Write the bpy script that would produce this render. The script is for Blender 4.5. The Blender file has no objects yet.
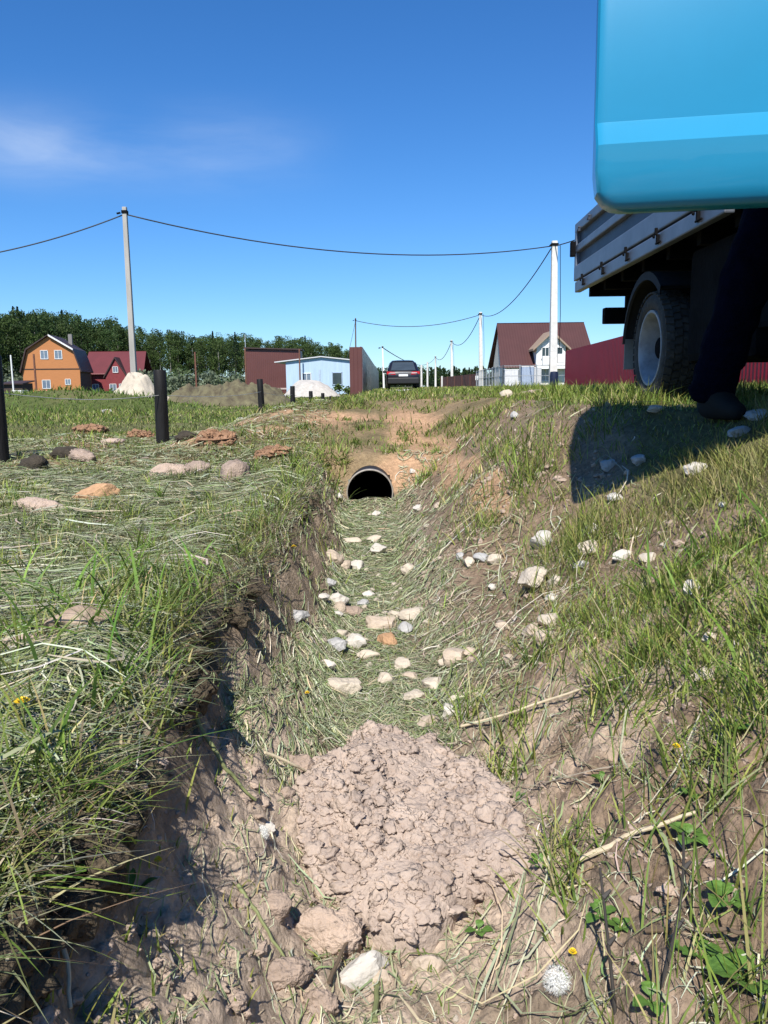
import bpy, bmesh, math, random
import numpy as np
from mathutils import Vector, Matrix, noise as mnoise
random.seed(7); rng = np.random.default_rng(11)
S = bpy.context.scene; COL = S.collection
R = math.radians

# ------------------------------------------------------------------ camera
F = 800.0; PITCH = math.atan(125/800); ROLL = 0.012
fw = Vector((0, math.cos(PITCH), -math.sin(PITCH))); up0 = Vector((0, math.sin(PITCH), math.cos(PITCH))); rt0 = Vector((1, 0, 0))
rt = rt0*math.cos(ROLL) - up0*math.sin(ROLL); up = up0*math.cos(ROLL) + rt0*math.sin(ROLL)
cam = bpy.data.cameras.new('camera'); camo = bpy.data.objects.new('camera', cam); COL.objects.link(camo)
camo.matrix_world = Matrix(((rt.x, up.x, -fw.x, 0), (rt.y, up.y, -fw.y, 0), (rt.z, up.z, -fw.z, 0), (0, 0, 0, 1)))
cam.sensor_fit = 'VERTICAL'; cam.sensor_height = 36; cam.sensor_width = 27; cam.lens = F/1024*36
cam.clip_start = 0.05; cam.clip_end = 6000
S.camera = camo
def ray(px, py):
    return (rt*((px-384)/F) + up*((512-py)/F) + fw)
def at(px, py, y):                       # point on the sight line at distance y
    d = ray(px, py); return d*(y/d.y)

# ------------------------------------------------------------------ noise
def vn(x, y, s=0):
    x = np.asarray(x, float); y = np.asarray(y, float)
    ix = np.floor(x).astype(np.int64); iy = np.floor(y).astype(np.int64)
    fx = x-ix; fy = y-iy
    fx = fx*fx*fx*(fx*(fx*6-15)+10); fy = fy*fy*fy*(fy*(fy*6-15)+10)
    def h(a, b):
        n = (a*374761393 + b*668265263 + s*974711) & 0xffffffff
        n = ((n ^ (n >> 13))*1274126177) & 0xffffffff
        n = (n ^ (n >> 16)) & 0xffff
        return n/65535.0
    a = h(ix, iy); b = h(ix+1, iy); c = h(ix, iy+1); d = h(ix+1, iy+1)
    return (a*(1-fx)+b*fx)*(1-fy) + (c*(1-fx)+d*fx)*fy
def fbm(x, y, wl, octv=3, s=0):
    t = 0; a = 1; n = 0
    for k in range(octv):
        ca, sa = math.cos(k*0.9+0.5), math.sin(k*0.9+0.5)
        t = t + a*(vn((x*ca-y*sa)/wl+17.3*k, (x*sa+y*ca)/wl-9.1*k, s+k)-0.5)*2; n += a; a *= .55; wl *= .47
    return t/n
def worley(x, y, wl, s=0):
    x = np.asarray(x, float)/wl; y = np.asarray(y, float)/wl; ix = np.floor(x).astype(np.int64); iy = np.floor(y).astype(np.int64)
    best = np.full(x.shape, 9.0); sec = np.full(x.shape, 9.0)
    def h(a, b, k):
        n = (a*374761393 + b*668265263 + (s*7+k)*974711) & 0xffffffff
        n = ((n ^ (n >> 13))*1274126177) & 0xffffffff
        return ((n ^ (n >> 16)) & 0xffff)/65535.0
    for dx in (-1, 0, 1):
        for dy in (-1, 0, 1):
            a, b = ix+dx, iy+dy; d = (a+.1+.8*h(a, b, 1)-x)**2+(b+.1+.8*h(a, b, 2)-y)**2
            sec = np.minimum(sec, np.maximum(best, d)); best = np.minimum(best, d)
    return np.sqrt(best), np.sqrt(sec)
def sst(t):
    t = np.clip(t, 0, 1); return t*t*(3-2*t)

# ------------------------------------------------------------------ terrain (z = 0 is eye height)
MOUNDS = [(-10.6, 27, 2.6, 2.2, .62), (-8.0, 25, 1.6, 1.6, .35), (-13.5, 30, 2.5, 2, .5), (-2.3, 8.3, .5, .4, .08), (-1.55, 7.2, .35, .3, .10),
          (-2.9, 7.6, .45, .3, .10), (-3.4, 8.9, .7, .35, .12), (-2.55, 5.2, .3, .25, .06), (1.4, 12, 2, 2, .05), (-.9, 6.2, .25, .3, .07), (-.06, 5.9, .24, .2, .07)]
def axis(y): return -.017*np.clip(y, -10, 9)
def lip(y): return -.44 + .12*(vn(y*1.1, y*0+3.3, 5)-.5) + .11*(vn(y*3.6, y*0+1.3, 6)-.5) + .05*(vn(y*11, y*0+1.3, 7)-.5)
def H(x, y, detail=True):
    x = np.asarray(x, float); y = np.asarray(y, float)
    u = x-axis(y); zf = -1.09+.033*np.clip(y, -3, 6.5)
    uL = lip(y)
    zl = -.58+.05*fbm(x, y, 1.7, 2, 40) + .035*np.exp(-((u-uL+.12)/.15)**2)
    foot = uL+.115+.10*sst((y-1.6)/2.2)+.03*vn(y*5, y*0+9.3, 8)
    tl = sst((foot-u)/(foot-uL))**.8
    zsh = zf+(.30-.04*np.clip(y, 0, 6))*sst((-.06-u)/.32)
    left = zsh+(zl-zsh)*tl
    t = np.clip((u-.15)/(1.52-.52*sst((y-3.0)/1.3)) + .07*fbm(x, y, .8, 2, 44), 0, 1)
    g = t**1.08; g = g - .07*sst((t-.8)/.2)
    right = zf+(-.05-zf)*g
    z = np.where(u < 0, left, right)
    zf2 = np.maximum(z, -.53)
    z = z+(zf2-z)*sst((y-6.0)/.5)
    zc = -.6+.44*sst((x+2.4-1.05*sst((y-8.5)/2.5))/(1.5-.5*sst((y-8.5)/3)))+.06*sst((x-1)/1.5)
    k = sst((y-6.35+.25*fbm(x, y, .7, 2, 46))/3.0)
    z = z+(zc-z)*k
    for mx, my, sx, sy, a in MOUNDS:
        z = z+a*np.exp(-((x-mx)/sx)**2-((y-my)/sy)**2)
    r = np.sqrt(x*x+y*y)
    if detail:
        inner = sst((u+.55)/.2)*(1-sst((u-.95)/.4))*(1-sst((y-6.3)/.6))
        lawn = 1-inner
        z = z + .035*fbm(x, y, 1.5, 3, 50)*sst((r-4)/5)*np.exp(-r/250)
        z = z + lawn*(.022*fbm(x, y, .33, 3, 51))*np.exp(-(r/14)**2)
        xs = x+np.where(u < 0, -1., .8)*(z-zf)*(1-sst((y-5.8)/.4))
        b = np.abs(fbm(xs, y, .17, 4, 52))
        wall = np.exp(-((u+.33)/.12)**2)
        z = z + inner*(.055*(b-.25))*np.exp(-(r/9)**2)*(.6+1.0*(y < 2.2)*sst((2.2-y)/.6)) + wall*inner*(.05*fbm(xs, y, .12, 3, 54)+.03*np.abs(fbm(xs, y, .05, 3, 55)))
        if np.size(x) > 1:
            w1, w2 = worley(xs+.03*fbm(xs, y, .1, 2, 57), y+.03*fbm(xs, y, .1, 2, 58), .085, 3); near = inner*(1-sst((r-1.9)/1.2))*sst((fbm(x, y, .35, 2, 56)+.3)/.4)
            z = z + near*(.026*(np.sqrt(np.clip(1-w1*w1, 0, 1))-.6)-.012*np.exp(-((w2-w1)/.12)**2))
            w1, w2 = worley(xs, y, .035, 4); z = z + near*.010*(np.sqrt(np.clip(1-w1*w1, 0, 1))-.6)
        z = z + (.007*fbm(xs, y, .05, 3, 53))*np.exp(-(r/3.5)**2)
    return z
def Hs(x, y): return float(H(np.array([x]), np.array([y]))[0])
def hit(px, py, far=80):                 # where a sight line meets the ground
    d = ray(px, py); ys = np.exp(np.linspace(math.log(.35), math.log(far), 4000))
    X = d.x/d.y*ys; Z = d.z/d.y*ys
    dif = Z-H(X, ys)
    i = np.argmax(dif < 0)
    if dif[i] >= 0: i = len(ys)-1
    return Vector((X[i], ys[i], float(H(X[i:i+1], ys[i:i+1])[0]))), d.length*ys[i]/d.y/d.length*1.0

# ------------------------------------------------------------------ materials
MATS = {}
def nodes_of(name):
    m = bpy.data.materials.new(name); m.use_nodes = True; nt = m.node_tree
    return m, nt, nt.nodes['Principled BSDF']
def mat(name, col, rough=.6, metal=0., var=.15, scale=8., bump=0., bscale=40., spec=.4, coat=0., var2=None, coord='Object', stretch=None):
    if name in MATS: return MATS[name]
    m, nt, b = nodes_of(name); N = nt.nodes; L = nt.links
    tc = N.new('ShaderNodeTexCoord'); src = tc.outputs[coord]
    if stretch:
        mp = N.new('ShaderNodeMapping'); mp.inputs['Scale'].default_value = stretch; L.new(src, mp.inputs[0]); src = mp.outputs[0]
    no = N.new('ShaderNodeTexNoise'); no.inputs['Scale'].default_value = scale; no.inputs['Detail'].default_value = 6; no.inputs['Roughness'].default_value = .62
    L.new(src, no.inputs['Vector'])
    rp = N.new('ShaderNodeValToRGB'); rp.color_ramp.elements[0].position = .3; rp.color_ramp.elements[1].position = .72
    c2 = var2 if var2 else tuple(min(1, c*(1+var)) for c in col)
    rp.color_ramp.elements[0].color = (*[c*(1-var) for c in col], 1); rp.color_ramp.elements[1].color = (*c2, 1)
    L.new(no.outputs['Fac'], rp.inputs[0]); L.new(rp.outputs[0], b.inputs['Base Color'])
    b.inputs['Roughness'].default_value = rough; b.inputs['Metallic'].default_value = metal
    b.inputs['Specular IOR Level'].default_value = spec; b.inputs['Coat Weight'].default_value = coat
    if bump:
        n2 = N.new('ShaderNodeTexNoise'); n2.inputs['Scale'].default_value = bscale; n2.inputs['Detail'].default_value = 5
        L.new(src, n2.inputs['Vector']); bp = N.new('ShaderNodeBump'); bp.inputs['Strength'].default_value = bump; bp.inputs['Distance'].default_value = .02
        L.new(n2.outputs['Fac'], bp.inputs['Height']); L.new(bp.outputs[0], b.inputs['Normal'])
    MATS[name] = m; return m
def mat_attr(name, rough=.7, transl=0., var=.25, scale=30., bump=0., spec=.2, fine=150.):
    m, nt, b = nodes_of(name); N = nt.nodes; L = nt.links
    at_ = N.new('ShaderNodeAttribute'); at_.attribute_name = 'Col'
    col = at_.outputs['Color']
    if var:
        tc = N.new('ShaderNodeTexCoord')
        def mul(c, sc, lo, hi, det=6):
            no = N.new('ShaderNodeTexNoise'); no.inputs['Scale'].default_value = sc; no.inputs['Detail'].default_value = det; no.inputs['Roughness'].default_value = .65
            L.new(tc.outputs['Object'], no.inputs['Vector'])
            mr = N.new('ShaderNodeMapRange'); mr.inputs[1].default_value = .32; mr.inputs[2].default_value = .68; mr.inputs[3].default_value = lo; mr.inputs[4].default_value = hi
            L.new(no.outputs['Fac'], mr.inputs[0])
            mx = N.new('ShaderNodeMix'); mx.data_type = 'RGBA'; mx.blend_type = 'MULTIPLY'; mx.inputs[0].default_value = 1
            L.new(c, mx.inputs[6]); L.new(mr.outputs[0], mx.inputs[7]); return mx.outputs[2]
        col = mul(col, scale, 1-var, 1+var); col = mul(col, scale/9, 1-var*.7, 1+var*.7)
        if bump:
            n2 = N.new('ShaderNodeTexNoise'); n2.inputs['Scale'].default_value = fine; n2.inputs['Detail'].default_value = 6; n2.inputs['Roughness'].default_value = .7
            L.new(tc.outputs['Object'], n2.inputs['Vector']); bp = N.new('ShaderNodeBump'); bp.inputs['Strength'].default_value = bump; bp.inputs['Distance'].default_value = .012
            L.new(n2.outputs['Fac'], bp.inputs['Height']); L.new(bp.outputs[0], b.inputs['Normal'])
    L.new(col, b.inputs['Base Color']); b.inputs['Roughness'].default_value = rough; b.inputs['Specular IOR Level'].default_value = spec
    if transl:
        tr = N.new('ShaderNodeBsdfTranslucent'); L.new(col, tr.inputs[0]); mx = N.new('ShaderNodeMixShader'); mx.inputs[0].default_value = transl
        L.new(b.outputs[0], mx.inputs[1]); L.new(tr.outputs[0], mx.inputs[2]); L.new(mx.outputs[0], N['Material Output'].inputs[0])
    return m
def mat_glass(name, col=(.02, .03, .035)):
    if name in MATS: return MATS[name]
    m, nt, b = nodes_of(name)
    no = nt.nodes.new('ShaderNodeTexNoise'); no.inputs['Scale'].default_value = 3
    rp = nt.nodes.new('ShaderNodeValToRGB'); rp.color_ramp.elements[0].color = (*col, 1); rp.color_ramp.elements[1].color = (*[c*1.8 for c in col], 1)
    nt.links.new(no.outputs['Fac'], rp.inputs[0]); nt.links.new(rp.outputs[0], b.inputs['Base Color'])
    b.inputs['Roughness'].default_value = .06; b.inputs['Specular IOR Level'].default_value = .6
    MATS[name] = m; return m

# ------------------------------------------------------------------ mesh helpers
def tag(o, label=None, cat=None, group=None, kind=None):
    if label: o['label'] = label
    if cat: o['category'] = cat
    if group: o['group'] = group
    if kind: o['kind'] = kind
    return o
def thing(name, label, cat, loc=(0, 0, 0), rotz=0, group=None):
    o = bpy.data.objects.new(name, None); COL.objects.link(o); o.location = loc; o.rotation_euler = (0, 0, rotz); o.empty_display_size = .2
    return tag(o, label, cat, group)
def dup_tree(o, parent=None):
    c = o.copy(); COL.objects.link(c)
    if parent: c.parent = parent
    for ch in list(o.children): dup_tree(ch, c)
    return c
def link(name, me, m, parent=None):
    o = bpy.data.objects.new(name, me); COL.objects.link(o)
    if m: me.materials.append(m)
    if parent: o.parent = parent
    return o
def np_mesh(name, V, quads=None, tris=None, cols=None, smooth=True):
    me = bpy.data.meshes.new(name)
    V = np.ascontiguousarray(V, np.float32); me.vertices.add(len(V)); me.vertices.foreach_set('co', V.ravel())
    nq = 0 if quads is None else len(quads); ntri = 0 if tris is None else len(tris)
    li = np.concatenate([a for a in ((quads.ravel() if nq else None), (tris.ravel() if ntri else None)) if a is not None]).astype(np.int32)
    me.loops.add(len(li)); me.loops.foreach_set('vertex_index', li)
    st = np.concatenate([np.arange(nq)*4, nq*4+np.arange(ntri)*3]).astype(np.int32)
    me.polygons.add(nq+ntri); me.polygons.foreach_set('loop_start', st)
    if smooth: me.polygons.foreach_set('use_smooth', np.ones(nq+ntri, bool))
    me.update(calc_edges=True); me.validate()
    if cols is not None:
        ca = me.color_attributes.new('Col', 'FLOAT_COLOR', 'POINT')
        c4 = np.ones((len(V), 4), np.float32); c4[:, :3] = cols; ca.data.foreach_set('color', c4.ravel())
    return me
class MB:
    def __init__(s): s.v = []; s.f = []
    def add(s, vs, fs):
        n = len(s.v); s.v += [tuple(v) for v in vs]; s.f += [tuple(i+n for i in f) for f in fs]; return s
    def box(s, c, d, rot=None):
        c = Vector(c); h = Vector(d)/2
        vs = [Vector((x*h.x, y*h.y, z*h.z)) for z in (-1, 1) for y in (-1, 1) for x in (-1, 1)]
        if rot: vs = [rot @ v for v in vs]
        return s.add([v+c for v in vs], [(0, 2, 3, 1), (4, 5, 7, 6), (0, 1, 5, 4), (2, 6, 7, 3), (0, 4, 6, 2), (1, 3, 7, 5)])
    def tube(s, pts, r, n=8, cap=True):
        pts = [Vector(p) for p in pts]; rs = r if isinstance(r, (list, tuple)) else [r]*len(pts)
        rings = []; prev = None
        for i, p in enumerate(pts):
            t = (pts[min(i+1, len(pts)-1)]-pts[max(i-1, 0)]).normalized()
            if prev is None:
                a = Vector((0, 0, 1)) if abs(t.z) < .9 else Vector((1, 0, 0)); prev = (a-t*a.dot(t)).normalized()
            else: prev = (prev-t*prev.dot(t)).normalized()
            b = t.cross(prev)
            rings.append([p+(prev*math.cos(k/n*2*math.pi)+b*math.sin(k/n*2*math.pi))*rs[i] for k in range(n)])
        vs = [v for g in rings for v in g]; fs = []
        for i in range(len(pts)-1):
            for k in range(n):
                fs.append((i*n+k, i*n+(k+1) % n, (i+1)*n+(k+1) % n, (i+1)*n+k))
        if cap: fs += [tuple(range(n))[::-1], tuple((len(pts)-1)*n+k for k in range(n))]
        return s.add(vs, fs)
    def lathe(s, prof, n=32, axis='x', c=(0, 0, 0)):       # prof: (axial, radius)
        c = Vector(c); vs = []; fs = []
        for a, r in prof:
            for k in range(n):
                t = k/n*2*math.pi; p, q = r*math.cos(t), r*math.sin(t)
                vs.append(c+Vector({'x': (a, p, q), 'y': (p, a, q), 'z': (p, q, a)}[axis]))
        for i in range(len(prof)-1):
            for k in range(n): fs.append((i*n+k, i*n+(k+1) % n, (i+1)*n+(k+1) % n, (i+1)*n+k))
        return s.add(vs, fs)
    def prism(s, poly, vec):
        n = len(poly); vec = Vector(vec); p = [Vector(q) for q in poly]
        return s.add(p+[q+vec for q in p], [tuple(range(n))[::-1], tuple(range(n, 2*n))]+[(i, (i+1) % n, n+(i+1) % n, n+i) for i in range(n)])
    def build(s, name, m, parent=None, bevel=0, smooth=False, loc=None):
        bm = bmesh.new(); vs = [bm.verts.new(v) for v in s.v]
        for f in s.f:
            try: bm.faces.new([vs[i] for i in f])
            except ValueError: pass
        bmesh.ops.recalc_face_normals(bm, faces=bm.faces)
        if bevel:
            es = [e for e in bm.edges if len(e.link_faces) == 2 and e.calc_face_angle(0) > .5]
            bmesh.ops.bevel(bm, geom=es, offset=bevel, segments=2, profile=.6, affect='EDGES', clamp_overlap=True)
        me = bpy.data.meshes.new(name); bm.to_mesh(me); bm.free()
        if smooth:
            me.polygons.foreach_set('use_smooth', [True]*len(me.polygons)); me.update()
            if smooth == 'auto': me.set_sharp_from_angle(angle=R(38))
        o = link(name, me, m, parent)
        if loc is not None: o.location = loc
        return o

# ------------------------------------------------------------------ ground sheet
def axis_grid(fine, lo, hi, gl, gr, far_lo, far_hi):
    c = list(np.arange(lo, hi, fine)); st = fine
    while c[-1] < far_hi: st *= gr(c[-1]); c.append(c[-1]+st)
    st = fine
    while c[0] > far_lo: st *= gl(c[0]); c.insert(0, c[0]-st)
    return np.array(c)
gx = axis_grid(.0125, -1.05, 1.25, lambda v: 1.045, lambda v: 1.045, -3500, 3500)
gy = axis_grid(.0115, .45, 2.7, lambda v: 1.12, lambda v: 1.007 if v < 7.5 else 1.03, -60, 4000)
GX, GY = np.meshgrid(gx, gy); nx, ny = len(gx), len(gy)
X = GX.ravel(); Y = GY.ravel(); Z = H(X, Y)
U = X-axis(Y); r_ = np.sqrt(X*X+Y*Y)
def mixc(a, b, k): return a+(np.asarray(b)-a)*np.clip(k, 0, 1)[:, None]
RUST = [(-1.9, 7.4, .5, .5), (-1.3, 7.6, .55, .35), (-.5, 8.0, .6, .5), (.25, 7.6, .35, 1.2), (-2.6, 8.4, .45, .45), (-3.2, 8.7, .5, .4), (.3, 6.35, .45, .35), (-2.35, 8.9, .4, .5), (1.0, 9.5, .8, .6), (.5, 5.4, .14, .8), (.55, 4.3, .10, .7), (-1.6, 8.2, .9, .5), (.35, 6.6, .3, .8), (-2.9, 8.5, .6, .35)]
def rustmask(x, y):
    m = 0*x
    for a, b, sa, sb in RUST: m = np.maximum(m, np.exp(-((x-a)/sa)**2-((y-b)/sb)**2))
    x, y = x+.25*fbm(x, y, .9, 3, 72), y+.5*fbm(x, y, .8, 3, 73)
    return sst((m+.55*fbm(x, y, .55, 4, 71)-.42)/.35)
col = np.tile(np.array([.115, .105, .05]), (len(X), 1))                      # thatch under the grass
inner = sst((U-lip(Y)+.05)/.08)*(1-sst((U-1.0+.35*fbm(X, Y, .5, 3, 60))/.3))*(1-sst((Y-6.2)/.5))
col = mixc(col, (.285, .22, .16), inner)                                   # damp clay of the ditch
col = mixc(col, (.46, .36, .275), inner*sst((2.6-Y)/.8)*sst((fbm(X, Y, .32, 3, 61)+.15)/.3)*(1-sst((U-.3)/.35)))  # dried pale clay
col = mixc(col, (.235, .168, .115), inner*sst((U-.25)/.25))
col = mixc(col, (.42, .32, .235), inner*sst((U-.2)/.1)*sst((fbm(X, Y, .28, 3, 62)-.12)/.2)*sst((2.6-Y)/.8))
col = mixc(col, (.13, .098, .066), .8*np.exp(-((U-lip(Y)-.06)/.035)**2)*(Y < 6.3))  # humus layer under the turf, darkened too for the shade of the undercut
xing = sst((Y-5.9)/.4)*(1-sst((Y-11)/4))*(1-sst((np.abs(X+.6)-2.6)/1.5))
col = mixc(col, (.255, .185, .105), xing*(.45+.55*sst((fbm(X, Y, .7, 4, 74)+.2)/.4)))
rm = rustmask(X, Y)
col = mixc(col, (.43, .27, .16), rm)
field = sst((r_-9)/6)
col = mixc(col, (.085, .105, .032), field*(1-rm))
dry = sst((fbm(X, Y, 5, 3, 66)-.1)/.3)
col = mixc(col, (.17, .15, .07), field*dry*.6)
road = np.exp(-((X-3.6-.02*Y)/1.6)**2)*sst((Y-10)/5)
col = mixc(col, (.34, .30, .24), road*.75)
ii = np.arange(nx*ny).reshape(ny, nx)
Q = np.stack([ii[:-1, :-1], ii[:-1, 1:], ii[1:, 1:], ii[1:, :-1]], -1).reshape(-1, 4)
PIPE = Vector((-.105, 6.02, -.79)); PR = .176
qc = np.stack([X[Q].mean(1), Y[Q].mean(1), Z[Q].mean(1)], 1)
ins = ((qc[:, 0]-PIPE.x)**2+(qc[:, 2]-PIPE.z)**2 < np.where(qc[:, 2] > PIPE.z+.09, PR-.028, PR-.002)**2) & (qc[:, 1] > PIPE.y-.01)
def soil_shader():
    m = mat_attr('soil', .95, 0, .30, 34, .6, .1); nt = m.node_tree; N = nt.nodes; L = nt.links
    bp = [n for n in N if n.type == 'BUMP'][0]; bp.inputs['Distance'].default_value = .02
    tc = [n for n in N if n.type == 'TEX_COORD'][0]
    vo = N.new('ShaderNodeTexVoronoi'); vo.inputs['Scale'].default_value = 75; vo.inputs['Randomness'].default_value = 1; L.new(tc.outputs['Object'], vo.inputs['Vector'])
    b2 = N.new('ShaderNodeBump'); b2.inputs['Strength'].default_value = .45; b2.inputs['Distance'].default_value = .012; b2.invert = True
    L.new(vo.outputs['Distance'], b2.inputs['Height']); L.new(bp.outputs[0], b2.inputs['Normal']); L.new(b2.outputs[0], N['Principled BSDF'].inputs['Normal'])
    return m
ground = link('ground', np_mesh('ground', np.stack([X, Y, Z], 1), quads=Q[~ins], cols=col), soil_shader())
tag(ground, 'bare clay and turf ground of the ditch, banks and field', kind='structure')

# ------------------------------------------------------------------ grass
def blades(P, L, W, az, lean, curve, C, tipc=None, seg=3):
    n = len(P); d = np.stack([np.cos(az), np.sin(az), 0*az], 1)
    fa = az+np.pi/2+rng.normal(0, .6, n); p = np.stack([np.cos(fa), np.sin(fa), 0*fa], 1)
    V = np.zeros((n, 2*seg+1, 3)); Cc = np.zeros((n, 2*seg+1, 3))
    for i in range(seg+1):
        t = i/seg; hor = lean*t+curve*t*t
        ver = t*np.sqrt(np.clip(1-(lean*.9)**2, .05, 1)) - .55*curve*t*t
        c = P+d*(L*hor)[:, None]; c[:, 2] += L*ver
        cc = C if tipc is None else C+(tipc-C)*t**2
        if i < seg:
            w = (W*(1-.75*t**1.5)*.5)[:, None]*p
            V[:, 2*i] = c-w; V[:, 2*i+1] = c+w; Cc[:, 2*i] = cc; Cc[:, 2*i+1] = cc
        else: V[:, 2*i] = c; Cc[:, 2*i] = cc
    b = (np.arange(n)*(2*seg+1))[:, None]
    q = np.concatenate([b+np.array([2*i, 2*i+1, 2*i+3, 2*i+2]) for i in range(seg-1)]); t3 = b+np.array([2*seg-2, 2*seg-1, 2*seg])
    return V.reshape(-1, 3), q, t3, Cc.reshape(-1, 3)
def lying(x, y, L, W, az, bend, C, lift, seg=4):
    n = len(x); V = np.zeros((n, 2*(seg+1), 3)); Cc = np.repeat(C[:, None, :], 2*(seg+1), 1)
    tw = rng.normal(0, .5, n); arch = np.abs(rng.normal(0, .06, n)); tilt = rng.normal(0, .07, n)
    for i in range(seg+1):
        t = i/seg-.5; a = az+bend*t
        cx = x+np.cos(a)*L*t; cy = y+np.sin(a)*L*t
        cz = H(cx, cy)+lift+L*(arch*(.25-t*t)*2+tilt*t)
        w = W*(.5 if 0 < i < seg else .2)
        px_, py_ = -np.sin(a)*w, np.cos(a)*w; pz = w*np.sin(tw)*.8
        V[:, 2*i] = np.stack([cx-px_, cy-py_, cz-pz], 1); V[:, 2*i+1] = np.stack([cx+px_, cy+py_, cz+pz], 1)
    zz = V[:, :, 2]; ok = (zz.max(1)-zz.min(1) < .55*L) & (np.hypot(x-PIPE.x, np.minimum(y-5.98, 0)*3) > .22*(y > 5.8)); V = V[ok]; Cc = Cc[ok]; n = len(V)
    b = (np.arange(n)*2*(seg+1))[:, None]
    q = np.concatenate([b+np.array([2*i, 2*i+1, 2*i+3, 2*i+2]) for i in range(seg)])
    return V.reshape(-1, 3), q, None, Cc.reshape(-1, 3)
class Bag:
    def __init__(s): s.V = []; s.q = []; s.t = []; s.C = []; s.n = 0
    def add(s, V, q, t, C):
        s.V.append(V); s.q.append(q+s.n); s.C.append(C)
        if t is not None: s.t.append(t+s.n)
        s.n += len(V)
    def mesh(s, name):
        return np_mesh(name, np.concatenate(s.V), np.concatenate(s.q), np.concatenate(s.t) if s.t else None, np.concatenate(s.C))
def pick(n, cols, w, jit=.22):
    k = rng.choice(len(cols), n, p=np.array(w)/sum(w)); c = np.array(cols)[k]
    return c*(1+rng.normal(0, jit, (n, 1))).clip(.45, 1.7)*(1+rng.normal(0, .06, (n, 3)))
CUT = [(.27, .295, .17), (.21, .25, .12), (.35, .36, .235), (.44, .39, .26), (.16, .205, .075), (.53, .50, .39)]
FRESH = [(.185, .245, .045), (.14, .205, .038), (.25, .28, .07), (.09, .145, .03), (.32, .29, .12), (.44, .37, .20)]
def density(x, y):
    u = x-axis(y); L_ = lip(y)
    n1 = fbm(x, y, .45, 3, 80); n2 = fbm(x, y, 1.3, 3, 81)
    g = np.zeros_like(x)
    left = u < L_+.03
    g = np.where(left, .24+.75*n1+.25*sst((y-3)/4)-.1*(y < 2.4), g)
    g = np.where((~left) & (u < -.2), .05+.5*sst((y-5.4)/.4)+.25*sst((y-2.2)/1.5)*(n1 > 0), g)
    fl = (u >= -.2) & (u < .2); g = np.where(fl, .012+.03*(n1 > .3), g)
    rs = u >= .2
    thr = sst((u-.50-.14*(1-sst((y-.95)/.5))+.30*n2+.10*sst((y-2.5)/2))/.45)
    g = np.where(rs, .007+(.02+.05*sst((y-2.4)/1))*sst((n1-.15)/.2)+.85*thr*np.clip(.66+.9*n1, .08, 1), g)
    cr = (y > 6.5); g = np.where(cr & (u > L_), np.maximum(.50+.55*n2+1.3*n1+.25*sst((x-.9)/.6), .06), g)
    bare = sst((y-6.2)/.3)*(1-sst((y-6.6)/.5))*(np.abs(u) < .2)
    g = g*(1-.8*rustmask(x, y))*(1-.5*bare)
    rd = np.exp(-((x-3.6-.02*y)/1.5)**2)*sst((y-10)/4)*(y < 200); g = g*(1-.85*rd)
    g = np.where((np.hypot(x-PIPE.x, np.maximum(y-6.2, 0)*.5) < .24) & (y > 5.9), 0, g)
    return np.clip(g, 0, 1)
gb = Bag()
def scatter(n, y0, y1, wide=.72, extra=.7):
    y = np.exp(rng.uniform(math.log(y0), math.log(y1), n)); x = rng.uniform(-1, 1, n)*(wide*y+extra); return x, y
# standing grass
x, y = scatter(560000, .5, 75)
x = np.concatenate([x, rng.uniform(1.1, 4.2, 26000), rng.uniform(-3.6, -1.2, 9000)]); y = np.concatenate([y, rng.uniform(.0, 3.4, 26000), rng.uniform(.0, 2.6, 9000)])
keep = rng.uniform(0, 1, len(x)) < density(x, y); x, y = x[keep], y[keep]
nn = len(x); u = x-axis(y); far = np.clip(y/3.0, 1, 30)
tall = sst((fbm(x, y, .5, 3, 85)+.05)/.5)
Lr = np.where(u > .3, .06+.13*tall, .03+.06*tall)
Lr = np.where((u < .3) & (np.abs(u-lip(y)) < .10), Lr+.01*tall, Lr)
crest = sst((u-.75)/.3)*sst((y-2.1)/.5); Lr = Lr*(1-.5*crest); Lr = np.where(y > 6, .045+.06*tall, Lr); Lr = np.where(y > 16, .08+.14*tall, Lr); Lr = np.where((y > 16) & (x > -5.5), .04+.07*tall, Lr); Lr = np.where((x > 1) & (y > 4.5) & (y < 14), .05+.09*tall, Lr)
Lr = Lr*rng.uniform(.55, 1.45, nn)
Cg = pick(nn, FRESH, [4, 4, 3, 2, 2.2, 1.1])
dryz = sst((fbm(x, y, 1.1, 3, 88)-.05)/.4)*(u > .5)*(1-sst((y-4)/1.5))
Cg = Cg+(np.array([.30, .235, .12])-Cg)*(dryz*.55*rng.uniform(.3, 1, nn))[:, None]
lush = np.exp(-((x+10)/6)**2-((y-26)/5)**2)
Cg = Cg+(np.array([.09, .17, .025])-Cg)*(lush*.8)[:, None]
crl = sst((x-.9)/.5)*sst((y-4)/1.5)*(y < 14)*(1-sst((x-5)/2)); Cg = Cg+(np.array([.17, .25, .04])-Cg)*(crl*.5)[:, None]
greyl = ((u < 0) & (y > 2) & (y < 14))*sst((fbm(x, y, 1.0, 2, 89)+.15)/.4)
Cg = Cg+(np.array([.15, .165, .085])-Cg)*(greyl*.55)[:, None]
W = .0036*far*rng.uniform(.55, 1.5, nn)
gb.add(*blades(np.stack([x, y, H(x, y)-.006], 1), Lr, W, rng.uniform(0, 6.283, nn), rng.uniform(.05, .6, nn), rng.uniform(.0, .55, nn), Cg, Cg*np.array([1.15, 1.08, 1.0])))
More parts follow.
